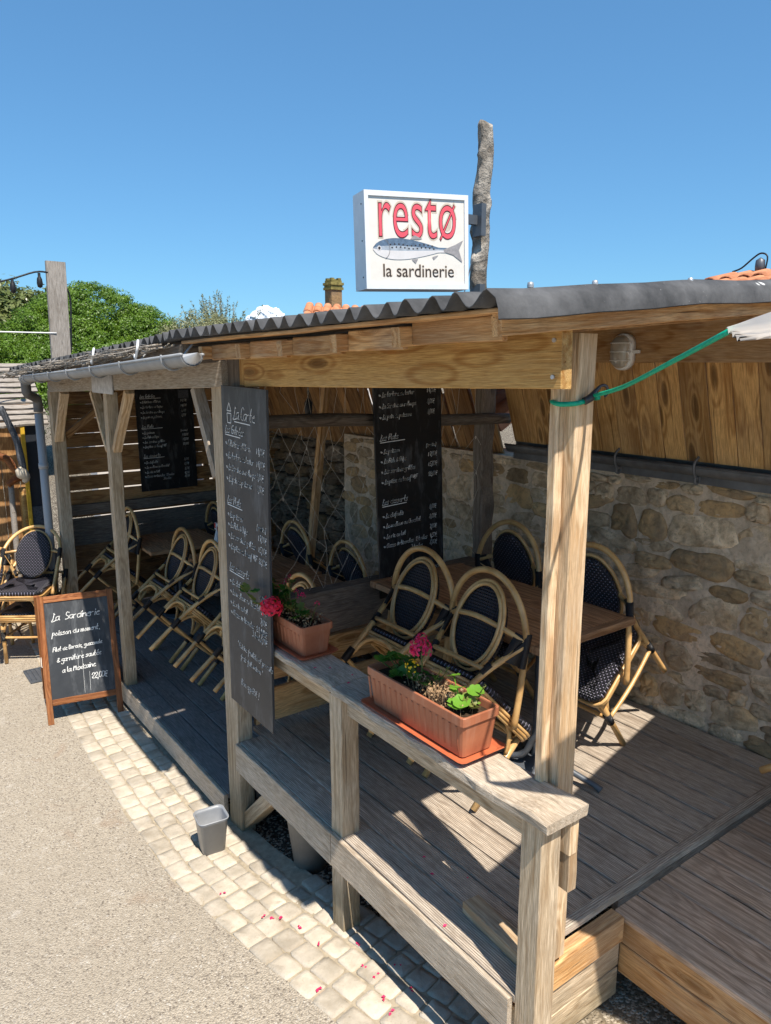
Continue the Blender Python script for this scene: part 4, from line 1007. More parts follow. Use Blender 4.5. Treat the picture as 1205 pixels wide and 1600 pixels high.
# ---- sandwich board
A = Vector((.975, 5.46, gz(5.46))); B = Vector((1.485, 5.36, gz(5.36)))
ab = thing('sandwich_board', 'chestnut framed A-board with a chalked dish of the day at the deck corner', 'sandwich board', A)
ex = (B-A); ex.z = 0; Wd = ex.length; ex.normalize(); fwd = ex.cross(Vector((0, 0, 1)))  # towards the camera
back = -fwd
tilt = math.radians(15); upv = (Vector((0, 0, 1))*math.cos(tilt)+back*math.sin(tilt)); nrm = (ex.cross(upv)).normalized()
Rm = Matrix(((ex.x, -nrm.x, upv.x, 0), (ex.y, -nrm.y, upv.y, 0), (ex.z, -nrm.z, upv.z, 0), (0, 0, 0, 1)))
ab.matrix_basis = Matrix.Translation(A) @ Rm          # local x across, local -y out of the face, local z up the board
LEN = .93
def lb(name, p0, p1, wd, th, mat, up=(0, 1, 0)):
    o = board(name, (0, 0, 0), (1, 0, 0), .1, .1, mat) if False else None
    p0 = Vector(p0); p1 = Vector(p1); d = p1-p0; L = d.length
    me_o = board(name, (-L/2, 0, 0), (L/2, 0, 0), wd, th, mat); x = d.normalized(); u = Vector(up); z = (u-x*u.dot(x)).normalized(); y = z.cross(x)
    m = Matrix(((x.x, y.x, z.x, 0), (x.y, y.y, z.y, 0), (x.z, y.z, z.z, 0), (0, 0, 0, 1))); m.translation = (p0+p1)/2
    me_o.parent = ab; me_o.matrix_basis = m; return me_o
lb('leg', (.02, 0, 0), (.02, 0, LEN), .042, .024, 'redwood'); lb('leg', (Wd-.02, 0, 0), (Wd-.02, 0, LEN), .042, .024, 'redwood')
lb('frame_rail', (.042, 0, LEN-.025), (Wd-.042, 0, LEN-.025), .048, .0235, 'redwood'); lb('frame_rail', (.042, 0, .155), (Wd-.042, 0, .155), .045, .0235, 'redwood')
mb = MB(); mb.box((.04, -.004, .175), (Wd-.04, .004, LEN-.045)); mb.build('slate', 'slate', ab)
mb = MB()
write(mb, [('La  Sardinerie', .085, .745, .0265, .02), ('poisson du moment.', .08, .635, .0195, .03), ('Filet de Dorade, guacamole', .075, .52, .0145, .05), ('& garniture sautée', .095, .44, .018, .05), ('a la Mexicaine', .125, .36, .019, .06), ('22,00€', .32, .285, .020, .02)], rk, .0046)
for xx, z0, z1 in ((.27, .50, .19), (.31, .34, .20), (.24, .48, .36)): line(mb, (xx, z0), (xx-.004, z1), .0012)
o = mb.build('chalk_writing', 'chalk', ab); o.location = (0, -.0055, 0)
# rear leaf, hinged at the top
def pt_(x, s, zz):   # point in board-local coords for the rear leaf at distance s behind
    return (x, s, zz)
inv = (Matrix.Translation(A) @ Rm).inverted()
topL = A+upv*LEN; topR = topL+ex*Wd
def glob(p): return tuple(inv @ Vector(p))
rb = back*(.52)
footL = A+rb+Vector((0, 0, gz(5.98)-gz(5.46)))-ex*.02; footR = footL+ex*(Wd)
lb('rear_leg', glob(footL+ex*.02), glob(topL+back*.03), .042, .022, 'redwood'); lb('rear_leg', glob(footR), glob(topR+back*.03-ex*.02), .042, .022, 'redwood')
mL = footL.lerp(topL, .17); mR = footR.lerp(topR, .17); lb('rear_rail', glob(mL+ex*.04), glob(mR-ex*.03), .04, .02, 'redwood')
q = [footL.lerp(topL, .21)+ex*.03, footR.lerp(topR, .21)-ex*.03, footR.lerp(topR, .93)-ex*.03, footL.lerp(topL, .93)+ex*.03]
mb = MB(); mb.add([glob(p) for p in q]+[glob(p+back*.006) for p in q], [(0, 1, 2, 3), (7, 6, 5, 4), (0, 4, 5, 1), (1, 5, 6, 2), (2, 6, 7, 3), (3, 7, 4, 0)]); mb.build('rear_slate', 'slate', ab)
mb = MB(); mb.tube([glob(A+upv*.42+ex*.0), glob(A.lerp(footL, .5)+Vector((0, 0, .36))), glob(footL.lerp(topL, .42))], .004, 6); mb.build('cord', 'thread', ab, True)

# ================================================================ SIGN
yaw_s = math.atan2(-.17, .985)
sg = thing('lightbox_sign', 'white framed light box sign reading resto la sardinerie with a sardine', 'sign', (2.325, 2.93, 2.56), 0)
sg.matrix_basis = Matrix.Translation((2.317, 2.90, 2.567)) @ Matrix.Rotation(-.25, 4, 'Z') @ Matrix.Rotation(-.03, 4, 'Y') @ Matrix.Diagonal((.83, .88, .955, 1))
W, Hs, D = .645, .455, .155
mb = MB()
f = .024
mb.box((-W/2, 0, -Hs/2), (W/2, D, Hs/2)); mb.build('case', 'white', sg)
fr = MB()
for a, b in (((-W/2, -.014, -Hs/2), (W/2, -.001, -Hs/2+f)), ((-W/2, -.014, Hs/2-f), (W/2, -.001, Hs/2)), ((-W/2, -.014, -Hs/2+f), (-W/2+f, -.001, Hs/2-f)), ((W/2-f, -.014, -Hs/2+f), (W/2, -.001, Hs/2-f))): fr.box(a, b)
fr.build('frame', 'white', sg)
mb = MB(); mb.box((-W/2+f, -.006, -Hs/2+f), (W/2-f, -.001, Hs/2-f)); mb.build('face_panel', 'cream', sg)
for (x_, z_) in ((-W/2-.001, .17), (-W/2-.001, 0), (-W/2-.001, -.17)):
    mb = MB(); mb.tube([(x_+.001, .03, z_), (x_-.002, .03, z_)], .004, 6, False); mb.build('screw', 'hook', sg)
def text(body, name, mat, parent, loc, sx, sz, off=0, ext=.0006, space=1.0):
    cu = bpy.data.curves.new(name, 'FONT'); cu.body = body; cu.size = 1; cu.extrude = 0; cu.offset = off; cu.align_x = 'CENTER'; cu.space_character = space
    o = bpy.data.objects.new(name, cu); COL.objects.link(o); dg = bpy.context.evaluated_depsgraph_get(); me = bpy.data.meshes.new_from_object(o.evaluated_get(dg)); bpy.data.objects.remove(o)
    me.transform(Matrix(((sx, 0, 0, 0), (0, 0, -1, 0), (0, sz, 0, 0), (0, 0, 0, 1))))
    me.materials.clear(); q = link(name, me, mat, parent); q.location = loc; return q
text('rest\u00f8', 'word_outline', 'halo', sg, (.0, -.0064, .018), .225, .345, .03, space=1.05)
text('rest\u00f8', 'word_outline', 'maroon', sg, (.0, -.0072, .018), .225, .345, .006, space=1.05)
text('rest\u00f8', 'word', 'pink', sg, (.0, -.0080, .018), .225, .345, -.010, space=1.05)
text('la sardinerie', 'word_outline', 'halo', sg, (.005, -.0064, -.168), .092, .086, .03)
text('la sardinerie', 'word', 'blackink', sg, (.005, -.0072, -.168), .092, .086, .0)
def poly(name, pts, mat, y):
    n = len(pts); m_ = mesh(name, [(px, y, pz) for px, pz in pts], [tuple(range(n-1, -1, -1))]); return link(name, m_, mat, sg)
FX = -.275; 
def fishprof(t): return .052*math.sin(math.pi*min(1, t*1.02)**.62)**.9 if t < .98 else .004
up_ = []; dn = []; mid = []; low = []
for i in range(25):
    t = i/24; xx = FX+t*.46; zc = -.038-.012*math.sin(t*math.pi)*0; h = max(.009, fishprof(t)) if t > .02 else .006
    h = h if t < .9 else max(.012, h)
    up_.append((xx, zc+h*.98)); dn.append((xx, zc-h*.95)); mid.append((xx, zc+h*.30)); low.append((xx, zc-h*.15))
def band(name, a, b, mat, y):
    V = [(p[0], y, p[1]) for p in a]+[(p[0], y, p[1]) for p in b]; n = len(a); F = [(i, n+i, n+i+1, i+1) for i in range(n-1)]
    return link(name, mesh(name, V, F), mat, sg)
fish_ = band('fish_body', up_, mid, 'fishblue', -.0085)
def band_(*k):
    o = band(*k); o.parent = fish_
def poly_(*k):
    o = poly(*k); o.parent = fish_
band_('fish_side', mid, low, 'fishmid', -.0085); band_('fish_belly', low, dn, 'fishbelly', -.0085)
poly_('fish_tail', [(.165, -.034), (.235, -.012), (.29, .012), (.262, -.035), (.285, -.095), (.225, -.06), (.165, -.046)], 'fishfin', -.0090)
poly_('fish_fin', [(-.05, .008), (-.02, .03), (.03, .012)], 'fishfin', -.0083); poly_('fish_fin', [(-.04, -.086), (0, -.082), (-.015, -.105)], 'fishfin', -.0083); poly_('fish_fin', [(.09, -.072), (.13, -.062), (.10, -.085)], 'fishfin', -.0083)
sp = MB()
for i in range(11):
    for j in range(2):
        cx, cz = -.17+i*.026+j*.01, -.018-j*.014+.0035*math.sin(i); sp.add([(cx+.0055*math.cos(a), 0, cz+.0042*math.sin(a)) for a in [k*math.pi/3 for k in range(6)]], [(5, 4, 3, 2, 1, 0)])
o = sp.build('fish_spots', 'blackink', fish_); o.location = (0, -.0089, 0)
def disc(name, cx, cz, r, mat, y):
    m_ = mesh(name, [(cx+r*math.cos(2*math.pi*k/14), y, cz+r*math.sin(2*math.pi*k/14)) for k in range(14)], [tuple(range(13, -1, -1))]); link(name, m_, mat, fish_)
disc('fish_eye', -.238, -.036, .012, 'fishbelly', -.0092); disc('fish_pupil', -.238, -.036, .0075, 'blackink', -.0096)
mb = MB(); 
for k in range(8):
    a0 = -1.2+k*.3; a1 = a0+.3
    mb.add([(-.215+.04*math.cos(a0), 0, -.04+.045*math.sin(a0)), (-.215+.04*math.cos(a1), 0, -.04+.045*math.sin(a1)), (-.215+.043*math.cos(a1), 0, -.04+.048*math.sin(a1)), (-.215+.043*math.cos(a0), 0, -.04+.048*math.sin(a0))], [(0, 1, 2, 3), (3, 2, 1, 0)])
o = mb.build('fish_gill', 'fishfin', fish_); o.location = (0, -.0090, 0)
# brackets
mb = MB(); mb.box((2.66, 2.93, 2.69), (2.80, 2.955, 2.735)); mb.box((2.73, 2.90, 2.635), (2.762, 2.965, 2.79)); o = mb.build('sign_bracket', 'iron'); tag(o, 'rusty upper bracket that holds the light box to the driftwood pole', 'bracket')
mb = MB(); mb.box((2.64, 2.93, 2.325), (2.80, 2.95, 2.35)); mb.box((2.73, 2.90, 2.31), (2.765, 2.965, 2.40)); mb.tube([(2.655, 2.94, 2.34), (2.70, 2.93, 2.52)], .003, 5, False); o = mb.build('sign_bracket', 'iron'); tag(o, 'lower bracket of the light box just above the dark roof', 'bracket')
# driftwood pole
V = []; F = []; n = 20; rows_ = 60; z0, z1 = 1.9, 3.175
kn = [(2.42, 3.6, .022), (2.60, .5, .02), (2.52, 3.3, .02), (2.67, 2.6, .018), (2.94, 3.4, .014), (3.03, 3.3, .03), (2.80, 5.2, .015), (2.86, 3.0, .014)]
for j in range(rows_+1):
    t = j/rows_; z = z0+(z1-z0)*t; cx = 2.79+.009*math.sin(z*7)+.007*math.sin(z*15); cy = 2.96+.01*math.sin(z*5+1)
    for k in range(n):
        a = 2*math.pi*k/n; r = .047-.009*t+.003*math.sin(a*3+z*9)+.0022*math.sin(a*7+z*3)+.0015*mnoise.noise(Vector((a*3, z*30, 0)))*2
        for (kz, ka, kr) in kn:
            d = math.hypot((z-kz)/.03, ((a-ka+math.pi) % (2*math.pi)-math.pi)/.42); r += kr*math.exp(-d*d)
        V.append((cx+r*math.cos(a), cy+r*math.sin(a), z+(.012*math.sin(a*2+1) if j == rows_ else 0)))
for j in range(rows_):
    for k in range(n): F.append((j*n+k, j*n+(k+1) % n, (j+1)*n+(k+1) % n, (j+1)*n+k))
F.append(tuple(rows_*n+k for k in range(n)))
dw = link('driftwood_pole', mesh('driftwood_pole', V, F, True), 'bark'); tag(dw, 'knobbly grey driftwood trunk standing above the roof beside the sign', 'pole')

# ================================================================ TROUGHS AND PLANTS
def trough(label, y0, y1, x0, x1, zb, ht, group):
    cx, cy = (x0+x1)/2, (y0+y1)/2; L, W_ = y1-y0, x1-x0
    t = thing('flower_trough', label, 'planter', (cx, cy, zb), 0, group)
    def ringr(sx_, sy_, z, c=.014):
        P = []
        for (px, py, a0) in ((sx_/2-c, sy_/2-c, 0), (-sx_/2+c, sy_/2-c, 90), (-sx_/2+c, -sy_/2+c, 180), (sx_/2-c, -sy_/2+c, 270)):
            for k in range(3):
                a = math.radians(a0+45*k); P.append((px+c*math.cos(a), py+c*math.sin(a), z))
        return P
    def loft(rings, close0=True, close1=False):
        V = []; F = []; n = 12
        for r_ in rings: V += r_
        for j in range(len(rings)-1):
            for i in range(n): F.append((j*n+i, j*n+(i+1) % n, (j+1)*n+(i+1) % n, (j+1)*n+i))
        if close0: F.append(tuple(range(n-1, -1, -1)))
        if close1: F.append(tuple((len(rings)-1)*n+k for k in range(n)))
        return V, F
    b = .80
    V, F = loft([ringr(W_*b, L*.93, .012), ringr(W_*.93, L*.975, ht-.035), ringr(W_*.93, L*.975, ht-.033), ringr(W_*1.0, L, ht-.031), ringr(W_*1.0, L, ht-.002), ringr(W_*.985, L*.995, ht), ringr(W_*.90, L*.975, ht), ringr(W_*.88, L*.97, ht-.004), ringr(W_*.84, L*.955, ht-.03)])
    pot_ = link('pot', mesh('pot', V, F), 'terra', t)
    for k in range(int(L/.034)):
        yy = -L*.44+k*.034
        mb = MB(); s_ = -1
        mb.add([(s_*(W_*b/2+.0005), yy, .03), (s_*(W_*b/2+.0005), yy+.012, .03), (s_*(W_*.925/2+.0005), yy+.012, ht-.04), (s_*(W_*.925/2+.0005), yy, ht-.04), (s_*(W_*b/2+.003), yy+.003, .032), (s_*(W_*b/2+.003), yy+.009, .032), (s_*(W_*.925/2+.003), yy+.009, ht-.042), (s_*(W_*.925/2+.003), yy+.003, ht-.042)], [(4, 5, 6, 7), (0, 1, 5, 4), (1, 2, 6, 5), (2, 3, 7, 6), (3, 0, 4, 7)])
        mb.build('rib', 'terra', pot_)
    V, F = loft([ringr(W_*.84, L*.955, ht-.028), ringr(W_*.5, L*.8, ht-.02)], False, True); link('soil', mesh('soil', V, F), 'soil', t)
    V, F = loft([ringr(W_*1.0, L*1.0, 0, .02), ringr(W_*1.22, L*1.07, .016, .02), ringr(W_*1.25, L*1.08, .019, .02), ringr(W_*1.20, L*1.06, .019, .02), ringr(W_*1.0, L*1.0, .006, .02)], True, True); link('saucer', mesh('saucer', V, F), 'saucer', t)
    return t
t1 = trough('long terracotta trough on the railing cap nearest the camera, pink geranium above a yellow bloom', 1.675, 2.235, 1.548, 1.722, .682, .165, 'terracotta troughs on the railing')
t2 = trough('terracotta trough beside the tall grey chalkboard, with a big rose red flower head', 2.755, 3.30, 1.560, 1.728, .684, .155, 'terracotta troughs on the railing')
def scallop(r, fold, rnd, lob=7, n=21, cup=.25):
    V = [(0, 0, 0)]; F = []
    for ringi, s in enumerate((.5, 1)):
        for k in range(n):
            a = .25+(2*math.pi-.5)*k/(n-1); rr = r*s*(1+(.07*math.cos(a*lob) if s == 1 else 0))
            z = cup*rr*s+(.05*r*math.sin(a*lob+1) if s == 1 else 0)+fold*abs(math.sin(a))*rr
            V.append((rr*math.cos(a), rr*math.sin(a), z))
    for k in range(n-1): F.append((0, 1+k, 2+k)); F.append((1+k, 1+n+k, 2+n+k, 2+k))
    return mesh('leaf', V, F, True)
rf = random.Random(17)
def leafset(mat, n, cup=.25):
    L = []
    for _ in range(n):
        me = scallop(1, rf.uniform(-.2, .3), rf, cup=cup); me.materials.append(M[mat]); L.append(me)
    return L
LG = leafset('leaf_ger', 4); LL = leafset('leaf_lime', 3, .1); LO = leafset('leaf_olive', 3, .35)
def place_leaf(parent, meshes, loc, r, tilt=None, base=None):
    o = link('leaf', rf.choice(meshes), None, parent); th = rf.uniform(0, 6.28); ti = rf.uniform(.1, .9) if tilt is None else tilt
    o.location = loc; o.rotation_euler = (ti*math.cos(th), ti*math.sin(th), rf.uniform(0, 6.28)); o.scale = (r, r, r); return o
def flower_head(parent, c, r, mat, n=60, name='flower_head'):
    mb = MB()
    for i in range(n):
        z = rf.uniform(-.5, 1); a = rf.uniform(0, 6.28); s = math.sqrt(1-min(1, z*z)); d = Vector((s*math.cos(a), s*math.sin(a), z)).normalized(); p = Vector(c)+d*r*rf.uniform(.72, 1)
        u = d.orthogonal().normalized(); v_ = d.cross(u); ro = rf.uniform(0, 6.28); u, v_ = u*math.cos(ro)+v_*math.sin(ro), v_*math.cos(ro)-u*math.sin(ro); ps = r*rf.uniform(.3, .42)
        V = [p-u*ps*.2, p+v_*ps*.5+u*ps*.25+d*ps*.12, p+u*ps*.9+d*ps*.4*rf.random(), p+u*ps+v_*ps*.3+d*ps*.3, p-v_*ps*.5+u*ps*.25+d*ps*.12, p+u*ps*.5+d*.06*ps]
        mb.add(V, [(0, 5, 1), (1, 5, 2), (2, 5, 4), (4, 5, 0)])
    return mb.build(name, mat, parent, False)
def stem(parent, pts, r=.0022, mat='leaf_ger'):
    mb = MB(); mb.tube(pts, r, 5); return mb.build('stem', mat, parent, True)
z1_ = .682+.14
g1 = thing('geranium_plant', 'geranium and succulents with one bright pink head in the nearer trough', 'plant', (1.635, 1.95, z1_))
def L(p): return (p[0]-1.635, p[1]-1.95, p[2]-z1_)
# foliage near the far end of the trough
for (x, y, z, r) in [(1.60, 2.15, .90, .032), (1.63, 2.11, .905, .034), (1.57, 2.17, .885, .028), (1.66, 2.06, .875, .028), (1.62, 2.03, .855, .034), (1.66, 2.00, .865, .03), (1.60, 2.07, .86, .03), (1.68, 2.10, .885, .026), (1.64, 2.18, .88, .028), (1.67, 2.14, .86, .03), (1.59, 2.10, .85, .026), (1.64, 1.96, .845, .028)]:
    place_leaf(g1, LG, L((x, y, z)), r); stem(g1, [L((x, y, z)), L((x*.6+1.64*.4, y*.7+2.08*.3, z*.5+.83*.5)), L((1.64+rf.gauss(0, .02), 2.06+rf.gauss(0, .03), .825))])
for (x, y, z, r) in [(1.61, 1.775, .905, .03), (1.60, 1.74, .87, .032), (1.65, 1.73, .90, .028), (1.585, 1.76, .855, .03), (1.68, 1.75, .885, .026), (1.62, 1.80, .88, .022), (1.67, 1.86, .905, .024)]:
    place_leaf(g1, LL, L((x, y, z)), r, .35); stem(g1, [L((x, y, z)), L((1.63, 1.78, .83))], .002, 'leaf_lime')
for _ in range(22):
    y = rf.choice([rf.gauss(2.10, .06), rf.gauss(1.77, .05), rf.uniform(1.72, 2.19)]); y = min(2.2, max(1.71, y)); x = 1.63+rf.gauss(0, .03)
    place_leaf(g1, rf.choice([LG, LG, LO]) if y > 1.85 else rf.choice([LL, LO]), L((x, y, .845+rf.random()*.035)), rf.uniform(.015, .028))
flower_head(g1, L((1.64, 2.015, .965)), .043, 'petal', 70)
flower_head(g1, L((1.66, 2.035, .99)), .026, 'petal', 36)
stem(g1, [L((1.65, 2.02, .95)), L((1.645, 2.01, .88)), L((1.64, 2.02, .825))], .003, 'leaf_olive')
flower_head(g1, L((1.595, 2.005, .910)), .026, 'yellowpetal', 26, 'yellow_flower')
for (x, y, z) in [(1.66, 1.88, .93), (1.655, 1.69, .93), (1.64, 1.90, .915)]:
    stem(g1, [L((1.64, y+.06, .83)), L((x, y+.02, z-.03)), L((x, y, z))], .002, 'leaf_olive'); flower_head(g1, L((x, y, z)), .009, 'leaf_olive', 14, 'bud')
mb = MB()
for _ in range(420):
    x, y = rf.uniform(1.575, 1.69), rf.gauss(1.885, .075)
    if not 1.72 < y < 2.1: continue
    z = .825+rf.random()*.055; s = rf.uniform(.003, .007); d = Vector((rf.gauss(0, 1), rf.gauss(0, 1), rf.gauss(0, 1))).normalized(); e = d.orthogonal().normalized()
    p = Vector(L((x, y, z))); mb.add([p-d*s, p+e*s*.7, p+d*s, p-e*s*.7], [(0, 1, 2, 3)]); 
    if rf.random() < .4: mb.tube([L((x, y, .82)), L((x+rf.gauss(0, .008), y+rf.gauss(0, .008), z))], .0008, 3, False, cap=False)
tag(mb.build('dry_stalks', 'dry', g1), kind='stuff')
z2_ = .684+.13
g2 = thing('geranium_plant', 'straggly geranium with a large rose red head leaning over the chalkboard edge', 'plant', (1.644, 3.03, z2_))
def L2(p): return (p[0]-1.644, p[1]-3.03, p[2]-z2_)
for _ in range(46):
    y = rf.uniform(2.80, 3.26); x = 1.60+rf.gauss(0, .03); z = .86+rf.random()*.09*(1.4 if y > 2.95 else .6)
    place_leaf(g2, rf.choice([LG, LG, LO]), L2((x, y, z)), rf.uniform(.018, .034))
    if rf.random() < .7: stem(g2, [L2((x, y, z)), L2((1.64, y*.6+3.03*.4, .82))], .0018, 'leaf_olive')
for (x, y, z) in [(1.47, 3.03, .955), (1.465, 3.06, .92), (1.455, 3.10, .965), (1.48, 3.02, .90), (1.46, 3.13, .945)]: place_leaf(g2, rf.choice([LG, LO]), L2((x, y, z)), .026)
stem(g2, [L2((1.60, 3.0, .82)), L2((1.53, 2.98, .87)), L2((1.47, 3.02, .91)), L2((1.455, 3.11, .95))], .003, 'leaf_olive')
flower_head(g2, L2((1.49, 2.90, .915)), .052, 'petalred', 130)
for (x, y, z, r) in [(1.63, 3.02, .985, .016), (1.62, 3.05, .955, .02), (1.64, 3.0, 1.01, .012), (1.66, 2.93, .93, .022), (1.645, 2.95, .95, .014), (1.68, 2.82, .915, .016)]:
    flower_head(g2, L2((x, y, z)), r, 'petal', 22); stem(g2, [L2((x, y, z)), L2((1.64, y, .82))], .0018, 'leaf_olive')
mb = MB()
for _ in range(340):
    x, y = rf.uniform(1.575, 1.70), rf.uniform(2.78, 2.98); z = .81+rf.random()*.07; s = rf.uniform(.003, .008); d = Vector((rf.gauss(0, 1), rf.gauss(0, 1), rf.gauss(0, 1))).normalized(); e = d.orthogonal().normalized()
    p = Vector(L2((x, y, z))); mb.add([p-d*s, p+e*s*.7, p+d*s, p-e*s*.7], [(0, 1, 2, 3)])
tag(mb.build('dry_stalks', 'dry', g2), kind='stuff')

# ================================================================ BIN, BUCKET
def rr_ring(sx_, sy_, z, c, n=4):
    P = []
    for (px, py, a0) in ((sx_/2-c, sy_/2-c, 0), (-sx_/2+c, sy_/2-c, 90), (-sx_/2+c, -sy_/2+c, 180), (sx_/2-c, -sy_/2+c, 270)):
        for k in range(n): a = math.radians(a0+90*k/(n-1)); P.append((px+c*math.cos(a), py+c*math.sin(a), z))
    return P
def loft(rings, close=True):
    V = []; F = []; n = len(rings[0])
    for r_ in rings: V += r_
    for j in range(len(rings)-1):
        for i in range(n): F.append((j*n+i, j*n+(i+1) % n, (j+1)*n+(i+1) % n, (j+1)*n+i))
    if close: F.append(tuple(range(n-1, -1, -1))); F.append(tuple((len(rings)-1)*n+k for k in range(n)))
    return V, F
gb = thing('waste_bin', 'small open grey plastic bin standing on the cobbles by the corner post', 'bin', (1.345, 3.385, gz(3.385)+.008), -.12)
V, F = loft([rr_ring(.118, .10, 0, .02), rr_ring(.15, .135, .178, .026), rr_ring(.158, .142, .180, .028), rr_ring(.158, .142, .192, .028), rr_ring(.150, .134, .192, .025), rr_ring(.146, .13, .178, .024), rr_ring(.112, .094, .006, .018)])
link('bin_body', mesh('bin_body', V, F, True), 'grey_plastic', gb)
V, F = loft([rr_ring(.162, .146, .188, .03), rr_ring(.166, .150, .192, .03), rr_ring(.162, .146, .197, .03), rr_ring(.154, .138, .193, .026)], False); link('rim', mesh('rim', V, F, True), 'grey_plastic', gb)
bk = thing('bucket', 'dark grey plant bucket standing in the shade under the raised deck', 'bucket', (1.70, 2.97, gz(2.98)-.035))
mb = MB(); mb.lathe([(0, 0), (.078, 0), (.118, .315), (.126, .32), (.126, .338), (.118, .34), (.112, .33), (.074, .01), (0, .01)], 28); mb.build('body', 'dark_plastic', bk, True)
mb = MB(); mb.tube([(1.40, 3.56, gz(3.5)+.012), (1.44, 3.60, gz(3.5)+.02), (1.47, 3.66, gz(3.5)+.015), (1.43, 3.70, gz(3.5)+.012), (1.41, 3.64, gz(3.5)+.02), (1.46, 3.55, gz(3.5)+.012)], .0045, 5); tag(mb.build('black_strap', 'black', None, True), 'curl of black strap lying on the cobbles behind the grey bin', 'strap')

# ================================================================ LAMP, BUNGEE, CANVAS
lp = thing('bulkhead_lamp', 'oval cream bulkhead lamp with ribbed glass on the header board', 'lamp', (3.40, 2.485, 2.06))
V, F = loft([[(0, p[0], p[1]) for p in [(q[0], q[1]) for q in rr_ring(.125, .19, 0, .06, 8)]], [(-.03, p[0], p[1]) for p in rr_ring(.125, .19, 0, .06, 8)], [(-.036, p[0]*.9, p[1]*.92) for p in rr_ring(.125, .19, 0, .06, 8)]])
link('base', mesh('base', V, F, True), 'whiteplastic', lp)
V, F = loft([[(x_, p[0]*s, p[1]*s) for p in rr_ring(.105, .17, 0, .05, 8)] for x_, s in ((-.034, 1), (-.05, .98), (-.07, .86), (-.08, .6), (-.084, .2))])
link('glass', mesh('glass', V, F, True), 'glass', lp)
for k in (-1, 0, 1):
    mb = MB(); mb.tube([(-.034, -.058, k*.045), (-.07, -.045, k*.045), (-.088, 0, k*.045), (-.07, .045, k*.045), (-.034, .058, k*.045)], .0025, 5); mb.build('wire', 'whiteplastic', lp, True)
mb = MB(); mb.box((-.03, -.10, -.008), (-.012, -.062, .008)); mb.build('lug', 'whiteplastic', lp)
# elastic cord: loop round the post, hook, long strand up to the canvas corner
bc = thing('bungee_cord', 'bright green elastic cord hooked round the roof post', 'cord', (1.73, 1.42, 1.89))
def LB(p): return (p[0]-1.73, p[1]-1.42, p[2]-1.89)
TIP = Vector((1.42, .80, 2.063))
mb = MB(); mb.tube([LB(p) for p in [(1.755, 1.41, 1.893), (1.715, 1.413, 1.887), (1.685, 1.44, 1.885), (1.690, 1.47, 1.888), (1.72, 1.50, 1.893), (1.79, 1.50, 1.897), (1.82, 1.47, 1.90), (1.822, 1.42, 1.90), (1.80, 1.405, 1.905)]], .0075, 8); mb.build('post_loop', 'greenrope', bc, True)
mb = MB(); mb.tube([LB((1.775, 1.405, 1.907)), LB((1.72, 1.26, 1.937)), LB((1.56, 1.02, 2.0)), LB(TIP)], .0062, 8); mb.build('strand', 'greenrope', bc, True)
mb = MB(); mb.tube([LB(p) for p in [(1.745, 1.405, 1.893), (1.765, 1.40, 1.903), (1.785, 1.395, 1.925), (1.80, 1.39, 1.937), (1.815, 1.385, 1.935), (1.82, 1.383, 1.917), (1.81, 1.385, 1.905)]], [.012, .012, .006, .0045, .0045, .004, .0035], 8); mb.build('hook', 'hook', bc, True)
# canvas corner
cv = MB(); A_ = [TIP+Vector((-.01, .004, .004)), Vector((1.62, .70, 2.13)), Vector((2.38, .84, 2.20)), Vector((3.0, .98, 2.22)), Vector((4.6, 1.3, 2.3))]
B_ = [TIP+Vector((.004, -.02, -.02)), Vector((1.60, .50, 2.11)), Vector((1.78, .2, 2.16)), Vector((2.0, -.8, 2.26)), Vector((2.2, -3.2, 2.4))]
C1, _ = catmull(A_, 0, sub=6); C2, _ = catmull(B_, 0, sub=6)
n = 10; V = []; F = []
for i, (a, b) in enumerate(zip(C1, C2)):
    for k in range(n+1):
        t = k/n; p = a.lerp(b, t); p = p+Vector((0, 0, -.10*math.sin(math.pi*t)*min(1, i/10)+.006*math.sin(k*2.2+i*.3))); V.append(p)
m = len(C1)
for i in range(m-1):
    for k in range(n): F.append((i*(n+1)+k, i*(n+1)+k+1, (i+1)*(n+1)+k+1, (i+1)*(n+1)+k))
me = mesh('canvas_sail', V, F, True); o = link('canvas_sail', me, 'fabric'); tag(o, 'white canvas sail whose gathered corner is held by the green elastic cord', 'sail')

# ================================================================ LEFT BACKGROUND
pw = thing('pale_wall', 'sunlit pale rendered wall glimpsed through the gaps of the slatted fence', 'wall', (0, 0, 0))
mb = MB(); mb.box((2.45, 9.2, -.7), (7.5, 9.5, 1.62)); mb.build('wall', 'render', pw)
yb = board('yellow_rail', (2.3, 8.4, .93), (2.7, 8.4, .93), .04, .06, 'yellow'); tag(yb, 'yellow bar glimpsed through the fence gaps', 'rail')
lr = thing('lath_roof', 'pent roof of pale split laths on the neighbouring hut', 'roof', (0, 0, 0))
rl_ = random.Random(2)
for k in range(12):
    t = k/11; y = 8.35-.75*t; z = 1.99-.53*t
    board('lath', (-1.5, y, z), (1.60+.02*rl_.random(), y-.02, z-.01), .062, .022, 'lath', lr, up=(0, -.55, 1), warp=.004, seg=16)
hut = thing('neighbour_hut', 'reddish brown board front of the next hut at the left edge', 'hut', (0, 0, 0))
for k in range(9):
    board('wall_board', (1.52-.16*k, 8.3, -.6), (1.52-.16*k, 8.3, 1.6), .02, .155, 'brownboard', hut, up=(1, 0, 0))
board('door_panel', (1.47, 7.62, -.55), (1.47, 7.62, 1.44), .02, .17, 'jersey', hut, up=(1, 0, 0))
board('lower_panel', (1.475, 7.595, -.55), (1.475, 7.595, .66), .02, .175, 'greypanel', hut, up=(1, 0, 0))
board('corner_strip', (1.375, 7.58, -.55), (1.375, 7.58, 1.43), .03, .035, 'yellow', hut, up=(1, 0, 0))
